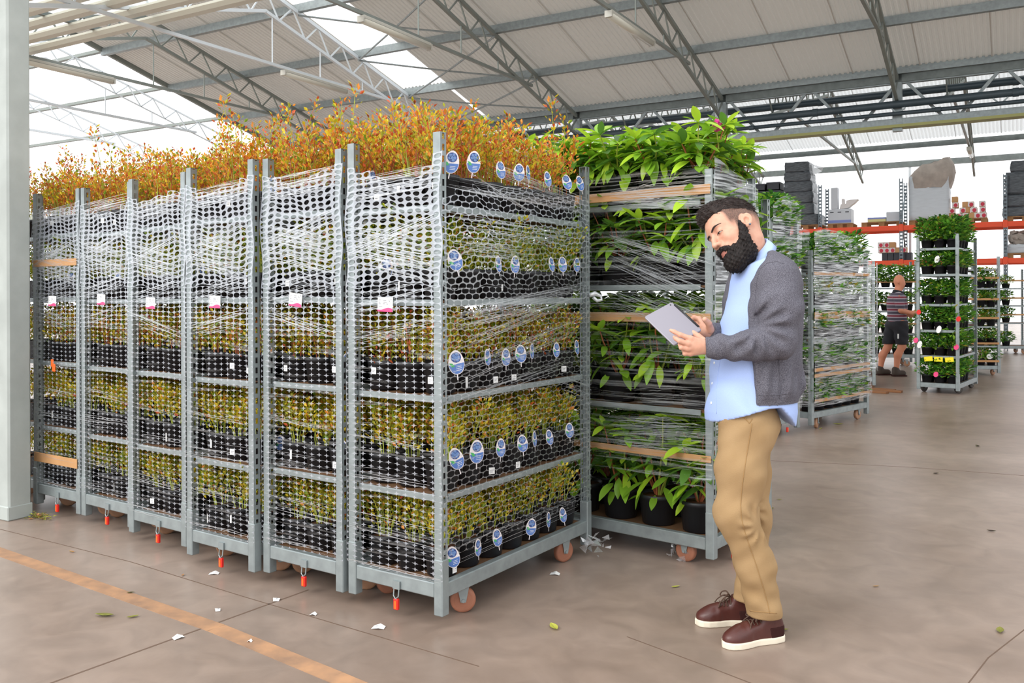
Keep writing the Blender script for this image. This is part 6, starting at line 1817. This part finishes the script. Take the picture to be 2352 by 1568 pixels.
# ---- shoes
def curve_pts(P, n=6):
    out = []
    for i in range(len(P) - 1):
        p0, p1, p2, p3 = P[max(i-1, 0)], P[i], P[i+1], P[min(i+2, len(P)-1)]
        for k in range(n):
            t = k / n
            out.append(0.5 * ((2*p1) + (p2 - p0) * t + (2*p0 - 5*p1 + 4*p2 - p3) * t*t + (3*p1 - p0 - 3*p2 + p3) * t**3))
    return out + [P[-1]]
def shoe(toe, heel, lift, label):
    """toe, heel: floor points in figure coordinates"""
    toe, heel = Vector(toe), Vector(heel); toe.z = heel.z = 0
    d = (toe - heel); L = d.length; yaw = math.atan2(d.y, d.x)
    s = empty('shoe', (toe + heel) / 2, yaw); s.parent = man
    hl = L / 2
    def outline(P):
        x, y = P[..., 0], P[..., 1]
        w = np.interp(x, [-hl, -hl*.97, -hl*.9, -hl*.6, -hl*.1, hl*.35, hl*.6, hl*.8, hl*.92, hl*.98, hl], [.006, .018, .028, .036, .036, .046, .047, .040, .028, .014, .003])
        ctr = np.interp(x, [-hl, 0, hl], [0, -.003, .006])
        return np.maximum(np.abs(y - ctr) - w, np.abs(x) - hl)
    sole = lambda P: smax(outline(P) - .0025, np.abs(P[..., 2] - .0132) - .0132, .004)
    place('sole', grid_mesh('sole', sole, (-hl - .02, -.07, -.01), (hl + .02, .07, .05), .0030, M['sole']), s)
    def upper(P):
        e = sd_ell(P, (hl*.46, .003, .030), (hl*.54, .047, .042))
        e = smin(e, sd_ell(P, (hl*.05, 0, .045), (hl*.6, .040, .048)), .03)
        e = smin(e, sd_ell(P, (-hl*.62, 0, .045), (hl*.40, .037, .060)), .03)
        e = smin(e, sd_cap(P, (-hl*.50, 0, .07), (-hl*.56, 0, .125), .045, .046), .03)
        e = smax(smax(e, outline(P) + .002, .008), .018 - P[..., 2], .004); e = smax(e, P[..., 2] - (.122 - .12 * (P[..., 0] + hl*.5)), .006)
        return e + .0012 * np.sin(P[..., 0] * 160) * np.exp(-((P[..., 0] - hl*.25) / .03) ** 2)
    me = grid_mesh('upper', upper, (-hl - .02, -.07, 0), (hl + .02, .07, .16), .0042, M['leather'])
    place('upper', me, s)
    place('heel_cap', grid_mesh('heel_cap', lambda P: smax(smax(upper(P) - .0022, P[..., 0] + hl*.50 - .2 * P[..., 2], .004), P[..., 2] - .068, .004), (-hl - .02, -.07, 0), (0, .07, .1), .0042, M['suede']), s)
    vt = bvh(me)
    def top(x, y):
        h = vt.ray_cast(Vector((x, y, .3)), Vector((0, 0, -1)))
        return (h[0] + Vector((0, 0, .003))) if h[0] else Vector((x, y, .1))
    for k in range(4):
        xk = -hl*.22 + k * hl*.115
        MB().tube(curve_pts([top(xk, -.026), top(xk + .004, -.01), top(xk + .006, .006), top(xk + .008, .026)]), .0028, 6).build('lace', M['lace'], s, smooth=True)
    b0 = top(-hl*.18, 0)
    for sg in (-1, 1):
        MB().tube(curve_pts([b0, b0 + Vector((.012, sg*.018, .018)), b0 + Vector((.028, sg*.034, .010)), b0 + Vector((.034, sg*.036, -.006)), b0 + Vector((.018, sg*.022, -.002)), b0]), .0030, 6).build('lace_loop', M['lace'], s, smooth=True)
        MB().tube(curve_pts([b0, b0 + Vector((.022, sg*.012, .004)), b0 + Vector((.046, sg*.024, -.014)), b0 + Vector((.058, sg*.034, -.034))]), .0026, 6).build('lace_end', M['lace'], s, smooth=True)
    if label: s['label'] = label
    return s
def floor_m(px, py):
    p = at_z(px, py, 0.0); q = Matrix.Rotation(-YAW, 3, 'Z') @ (p - c2w(MX0, D0)); return q
shoe(floor_m(1659, 1486), floor_m(1799, 1468), 0, None)
shoe(floor_m(1597, 1432), floor_m(1733, 1432), 0, None)

# ---- tablet, held by both hands: a thing of its own
c_tl, c_tr, c_bl, c_br = [Vector(v) for v in (m(1476.6, 731, -.03), m(1538, 695, .022), m(1551, 791, -.135), m(1617, 757, -.083))]
ox = (c_tr - c_tl + c_br - c_bl) / 2; oy = (c_bl - c_tl + c_br - c_tr) / 2
w_t, h_t = ox.length, oy.length
ex_ = ox.normalized(); ey_ = (oy - ex_ * oy.dot(ex_)).normalized(); ez_ = ex_.cross(ey_).normalized()
cen = (c_tl + c_tr + c_bl + c_br) / 4
if ez_.y > 0: ez_ = -ez_
R3 = Matrix((ex_, ey_, ex_.cross(ey_))).transposed()
tab = bpy.data.objects.new('tablet', None); COL.objects.link(tab)
tab.matrix_world = Matrix.Translation(c2w(MX0, D0, 0)) @ Matrix.Rotation(YAW, 4, 'Z') @ Matrix.Translation(cen) @ R3.to_4x4()
tag(tab, 'silver grey tablet with black hinged cover spine, held in the bearded man\'s hands', 'tablet')
sgn = 1 if ex_.cross(ey_).y < 0 else -1        # which local z faces the camera (the back of the tablet)
def rrect(w, h, r, n=5):
    out = []
    for cx_, cy_, a0 in ((w/2 - r, h/2 - r, 0), (-w/2 + r, h/2 - r, 90), (-w/2 + r, -h/2 + r, 180), (w/2 - r, -h/2 + r, 270)):
        for i in range(n + 1):
            a = math.radians(a0 + 90 * i / n); out.append((cx_ + r * math.cos(a), cy_ + r * math.sin(a)))
    return out
mb = MB(); o1, o2 = rrect(w_t, h_t, .010), rrect(w_t - .005, h_t - .005, .008)
zb0, zb1 = -.0035 * sgn, .0035 * sgn
n_ = len(o1)
V = [(x, y, zb0) for x, y in o1] + [(x, y, zb1 * .3) for x, y in o1] + [(x, y, zb1) for x, y in o2]
fc = [(i, (i+1) % n_, n_ + (i+1) % n_, n_ + i) for i in range(n_)] + [(n_ + i, n_ + (i+1) % n_, 2*n_ + (i+1) % n_, 2*n_ + i) for i in range(n_)] + [tuple(range(2*n_, 3*n_))]
mb.add(V, fc); mb.build('back_case', M['alu'], tab)
MB().prism(rrect(w_t - .006, h_t - .006, .008), min(zb0, zb0 - .0012 * sgn), max(zb0, zb0 - .0012 * sgn)).build('screen', M['screen'], tab)
MB().tube([(w_t/2 - .001, -h_t/2 + .020, .001 * sgn), (w_t/2 - .001, h_t/2 - .020, .001 * sgn)], .0058, 10).build('cover_hinge', M['cover'], tab, smooth=True)
MB().prism([(.0032 * math.cos(2*math.pi*k/12), .0032 * math.sin(2*math.pi*k/12)) for k in range(12)], -.0008, .0008).build('camera_lens', M['screen'], tab, (w_t/2 - .016, -h_t/2 + .012, zb1))

# ================================================================ the worker further back
W_D = 14.9
WX0 = (2062 - CX) / F_PX * W_D
def wm(px, py, w=0.0):
    r = ray(px, py); d = W_D + w
    return np.array([r.x * d - WX0, w, CAM_H + r.z * d])
wrk = empty('person', c2w(WX0, W_D, 0), YAW, 'bald worker in striped polo shirt and black shorts, striding as he pushes a plant trolley', 'person')
M['skin2'] = mat('tanned_skin', (206, 134, 102), 0.55)
def polo_material():
    m_ = mat('striped_polo', (96, 66, 72), 0.85); nt = m_.node_tree; b = nt.nodes['Principled BSDF']
    tc = nt.nodes.new('ShaderNodeTexCoord'); sp = nt.nodes.new('ShaderNodeSeparateXYZ'); nt.links.new(tc.outputs['Object'], sp.inputs[0])
    ml = nt.nodes.new('ShaderNodeMath'); ml.operation = 'MULTIPLY'; ml.inputs[1].default_value = 9.5; nt.links.new(sp.outputs['Z'], ml.inputs[0])
    fr = nt.nodes.new('ShaderNodeMath'); fr.operation = 'FRACT'; nt.links.new(ml.outputs[0], fr.inputs[0])
    rp = nt.nodes.new('ShaderNodeValToRGB'); rp.color_ramp.interpolation = 'CONSTANT'; e = rp.color_ramp.elements
    e[0].position = 0; e[0].color = (*lin((74, 70, 84)), 1); e[1].position = 0.42; e[1].color = (*lin((178, 172, 180)), 1)
    e2 = e.new(0.55); e2.color = (*lin((122, 46, 62)), 1); e3 = e.new(0.85); e3.color = (*lin((160, 152, 162)), 1)
    nt.links.new(fr.outputs[0], rp.inputs['Fac']); nt.links.new(rp.outputs['Color'], b.inputs['Base Color'])
    return m_
M['polo'] = polo_material()
M['black_cloth'] = mat('black_shorts', (34, 34, 40), 0.85)
M['dark_shoe'] = mat('dark_brown_shoe', (66, 54, 46), 0.7)
hip_n, hip_f = wm(2068, 742, -.08), wm(2052, 742, .09)
kn_n, an_n = wm(2072, 795, -.10), wm(2059, 846, -.10)
kn_f, an_f = wm(2039, 797, .10), wm(2022, 846, .12)
def w_body(P):
    d = smin(sd_ell(P, wm(2065, 645, 0), (.088, .075, .105)), sd_ell(P, wm(2070, 652, 0), (.06, .06, .09)), .03)
    d = smin(d, sd_ell(P, wm(2077.5, 652, 0), (.022, .018, .02)), .015)
    d = smin(d, sd_ell(P, wm(2064, 648, -.078), (.016, .012, .032)), .008)
    d = smin(d, sd_cap(P, wm(2066, 655), wm(2061, 673), .06, .068), .03)
    d = smin(d, sd_ell(P, wm(2060, 712, 0), (.10, .12, .26)), .03)
    d = np.minimum(d, sd_chain(P, [wm(2064, 682, -.20), wm(2070, 713, -.275), wm(2093, 719, -.20), wm(2110, 713, -.12)], [.055, .046, .038, .028], .02))
    d = np.minimum(d, sd_chain(P, [wm(2062, 684, .20), wm(2072, 716, .27), wm(2092, 724, .22), wm(2106, 720, .14)], [.055, .046, .038, .028], .02))
    for c_ in (wm(2113, 712, -.11), wm(2108, 719, .13)):
        d = smin(d, sd_ell(P, c_, (.045, .025, .03)), .015)
        for k in range(4): d = smin(d, sd_chain(P, [c_ + np.array((.03, .0, .02 - .014*k)), c_ + np.array((.07, .01, .022 - .014*k)), c_ + np.array((.075, .04, .02 - .014*k))], [.011, .010, .009], .004), .006)
        d = smin(d, sd_chain(P, [c_, c_ + np.array((.03, -.02, .04)), c_ + np.array((.06, -.01, .055))], [.014, .012, .010], .005), .008)
    for a, k_, h_ in ((hip_n, kn_n, an_n), (hip_f, kn_f, an_f)):
        mid = k_ * .45 + h_ * .55 + np.array((-.02, 0, .06))
        d = smin(d, sd_chain(P, [a, k_, mid, h_], [.10, .062, .060, .04], .03), .03)
    return d
place('body', grid_mesh('body', w_body, wm(2008, 862, -.36), wm(2128, 628, .36), .0125, M['skin2']), wrk)
def w_polo(P):
    t = smin(sd_ell(P, wm(2060, 700, 0), (.165, .19, .22)), sd_ell(P, wm(2061, 730, 0), (.155, .175, .16)), .06)
    t = smin(t, sd_ell(P, wm(2062, 683, 0), (.12, .2, .08)), .05)
    for s in (-1, 1): t = smin(t, sd_cap(P, wm(2063, 682, s*.175), wm(2068, 703, s*.25), .082, .080), .03)
    t = t + .006 * np.sin(P[..., 0] * 38 + P[..., 2] * 22)
    t = smax(t, wm(2060, 742)[2] - P[..., 2], .01)
    return smax(t, -sd_cap(P, wm(2062, 668), wm(2061, 640), .072, .08), .006)
polo = place('polo_shirt', grid_mesh('polo_shirt', w_polo, wm(2025, 755, -.36), wm(2100, 655, .36), .0125, M['polo']), wrk)
place('collar', grid_mesh('collar', lambda P: smax(np.abs(sd_cap(P, wm(2059, 684), wm(2065, 664), .085, .078)) - .010, np.abs(P[..., 2] - wm(2060, 671)[2] + .25 * (P[..., 0] - wm(2062, 670)[0])) - .03, .006), wm(2040, 692, -.15), wm(2085, 652, .15), .009, M['black_cloth']), polo)
def w_shorts(P):
    d = smin(np.minimum(sd_chain(P, [hip_n, hip_n * .12 + kn_n * .88], [.125, .105], .02), sd_chain(P, [hip_f, hip_f * .12 + kn_f * .88], [.125, .105], .02)), sd_ell(P, wm(2060, 745, 0), (.15, .18, .12)), .04)
    d = d + .006 * np.sin(P[..., 2] * 40 + P[..., 0] * 30)
    return smax(smax(d, P[..., 2] - wm(2060, 736)[2], .01), wm(2060, 790)[2] - P[..., 2], .006)
sh_ = place('shorts', grid_mesh('shorts', w_shorts, wm(2022, 800, -.3), wm(2100, 728, .3), .0125, M['black_cloth']), wrk)
MB().cbox((0, 0, 0), (.02, .01, .08)).build('white_logo_strip', M['white'], sh_, Vector(wm(2063, 772, -.205)))
def w_shoe(px0, px1, py, w, lift):
    a, b = wm(px0, py, w), wm(px1, py, w); a[2] = b[2] = 0.05 + lift
    f = lambda P: smax(smin(sd_cap(P, a, b, .058, .05), sd_cap(P, a, a + np.array((.0, 0, .06)), .055, .06), .03), (.005 - P[..., 2]), .01)
    o = place('shoe', grid_mesh('shoe', f, np.minimum(a, b) - .12, np.maximum(a, b) + .14, .0125, M['dark_shoe']), wrk)
    MB().bbox((min(a[0], b[0]) - .06, w - .055, .0), (max(a[0], b[0]) + .055, w + .055, .022), .01).build('sole', M['suede'], o)
w_shoe(2057, 2074, 858, -.10, 0); w_shoe(2021, 2039, 852, .12, 0)
# ================================================================ scraps on the floor
FS = [leaf_mat('fallen_leaf_' + k, c, 0.6, 0.15, 0.2) for k, c in (('yellow_green', (196, 196, 84)), ('olive', (128, 126, 56)), ('tan', (196, 140, 92)), ('dark', (62, 48, 40)))]
def fallen_leaf(px, py, ln, m_, rz, label, curl=0.25):
    p = at_z(px, py, 0.0)
    o = empty('fallen_leaf', (p.x, p.y, 0.0), rz, label, 'leaf', None)
    mb = MB(); n = 6; V = []
    for i in range(n + 1):
        t = i / n; w = ln * 0.21 * math.sin(math.pi * min(1, t * .95 + .03)) ** .8
        z = 0.003 + curl * ln * 0.35 * (2*t - 1) ** 2
        V += [(ln*(t-.5), -w, z + w*.5), (ln*(t-.5), 0, z), (ln*(t-.5), w, z + w*.35)]
    mb.add(V, [q for i in range(n) for q in ((i*3, i*3+3, i*3+4, i*3+1), (i*3+1, i*3+4, i*3+5, i*3+2))])
    mb.build('blade', m_, o, smooth=True)
    MB().tube([(-ln*.5, 0, .003 + curl*ln*.35), (0, 0, .0045), (ln*.45, 0, .003 + curl*ln*.3)], ln*.012, 4).build('midrib', M['stem_green'], o)
for a in ((1272, 1442, .075, 0, 2.4, 'pale yellow-green leaf lying on the floor in front of the nearest trolley'),
          (240, 1415, .085, 1, .4, 'folded olive leaf on the floor near the tan line'), (305, 1418, .05, 1, 1.1, 'small olive leaf beside the folded leaf near the tan line'),
          (2297, 1450, .07, 1, 1.6, 'upright olive leaf alone on the bare floor, bottom right'), (2277, 1220, .05, 3, .2, 'dark dry leaf on the bare floor right of the man'),
          (2012, 1348, .035, 2, .7, 'small tan leaf on the bare floor level with the man\'s shins'), (1552, 1349, .045, 0, .9, 'yellow-green leaf on the floor left of the man\'s far shoe'),
          (1790, 1148, .035, 0, .2, 'small yellow leaf on the floor just behind the man\'s knees'), (1925, 975, .11, 0, .3, 'bright green leaf on the floor before the film-wrapped trolley'),
          (1885, 985, .06, 0, 1.3, 'little green leaf by the castor of the film-wrapped trolley'), (1775, 1168, .03, 1, 1.9, 'tiny olive leaf on the floor behind the man\'s calves'), (1798, 1448, .05, 1, .5, 'olive leaf half behind the heel of the man\'s near shoe'),
          (2150, 1088, .06, 3, .9, 'dark scrap of leaf far out on the bare floor'), (2245, 1025, .07, 3, 2.0, 'dark dry leaf on the floor in front of the pushed trolley'),
          (165, 1268, .04, 2, .1, 'tan leaf scrap on the floor below the pillar'), (300, 1362, .035, 3, .9, 'dark scrap on the floor between the tan line and the trolleys'), (420, 1322, .03, 2, 2.2, 'orange-tan scrap below the fourth netted trolley')):
    fallen_leaf(a[0], a[1], a[2], FS[a[3]], a[4], a[5])
def paper(px, py, s, rz, label, m_=None):
    p = at_z(px, py, 0.0); o = empty('paper_scrap', (p.x, p.y, 0.0), rz, label, 'paper')
    MB().add([(-s/2, -s*.35, .002), (s*.1, -s*.4, .008), (s/2, -s*.25, .002), (s*.45, s*.3, .004), (0, s*.4, .012), (-s*.5, s*.3, .003)], [(0, 1, 4, 5), (1, 2, 3, 4)]).build('sheet', m_ or M['white'], o)
    MB().add([(-s*.3, -s*.1, .009), (s*.0, -s*.12, .0125), (s*.0, -s*.05, .0125), (-s*.3, -s*.03, .009)], [(0, 1, 2, 3)]).build('print_line', M['ink'], o)
for a in ((870, 1442, .055, .3, 'crumpled white paper scrap on the floor below the nearest trolley'), (410, 1465, .045, 1.2, 'white paper scrap lying on the floor joint near the tan line'), (492, 1318, .05, .5, 'pale torn paper on the floor below the fourth netted trolley'),
          (1275, 1319, .05, .2, 'small white paper on the floor beside the castor of the nearest trolley'), (635, 1378, .04, 2.2, 'small white scrap on the floor below the second netted trolley'), (720, 1412, .03, .2, 'tiny pale scrap further below the second netted trolley'), (500, 1402, .03, 2.4, 'tiny white scrap standing by the floor joint'), (574, 1474, .02, 0.1, 'tiny pale chip on the tan line')):
    paper(*a)
# a little drift of leaves against the pillar
p = at_z(90, 1190, 0); mb = MB(); q = random.Random(2)
for k in range(60):
    c = Vector((q.gauss(0, .045), q.gauss(0, .02), .004 + abs(q.gauss(0, .008))))
    leaf_quad(mb, c, Vector((q.uniform(-1, 1), q.uniform(-1, 1), q.uniform(-.2, .3))), Vector((0, 0, 1)), .035, .02, q.choice((0, 1, 1, 2)))
o = mb.build('fallen_leaves', FS, None, (p.x, p.y, 0)); tag(o, 'little heap of yellow-green fallen leaves at the foot of the pillar', 'leaves', None, 'stuff')
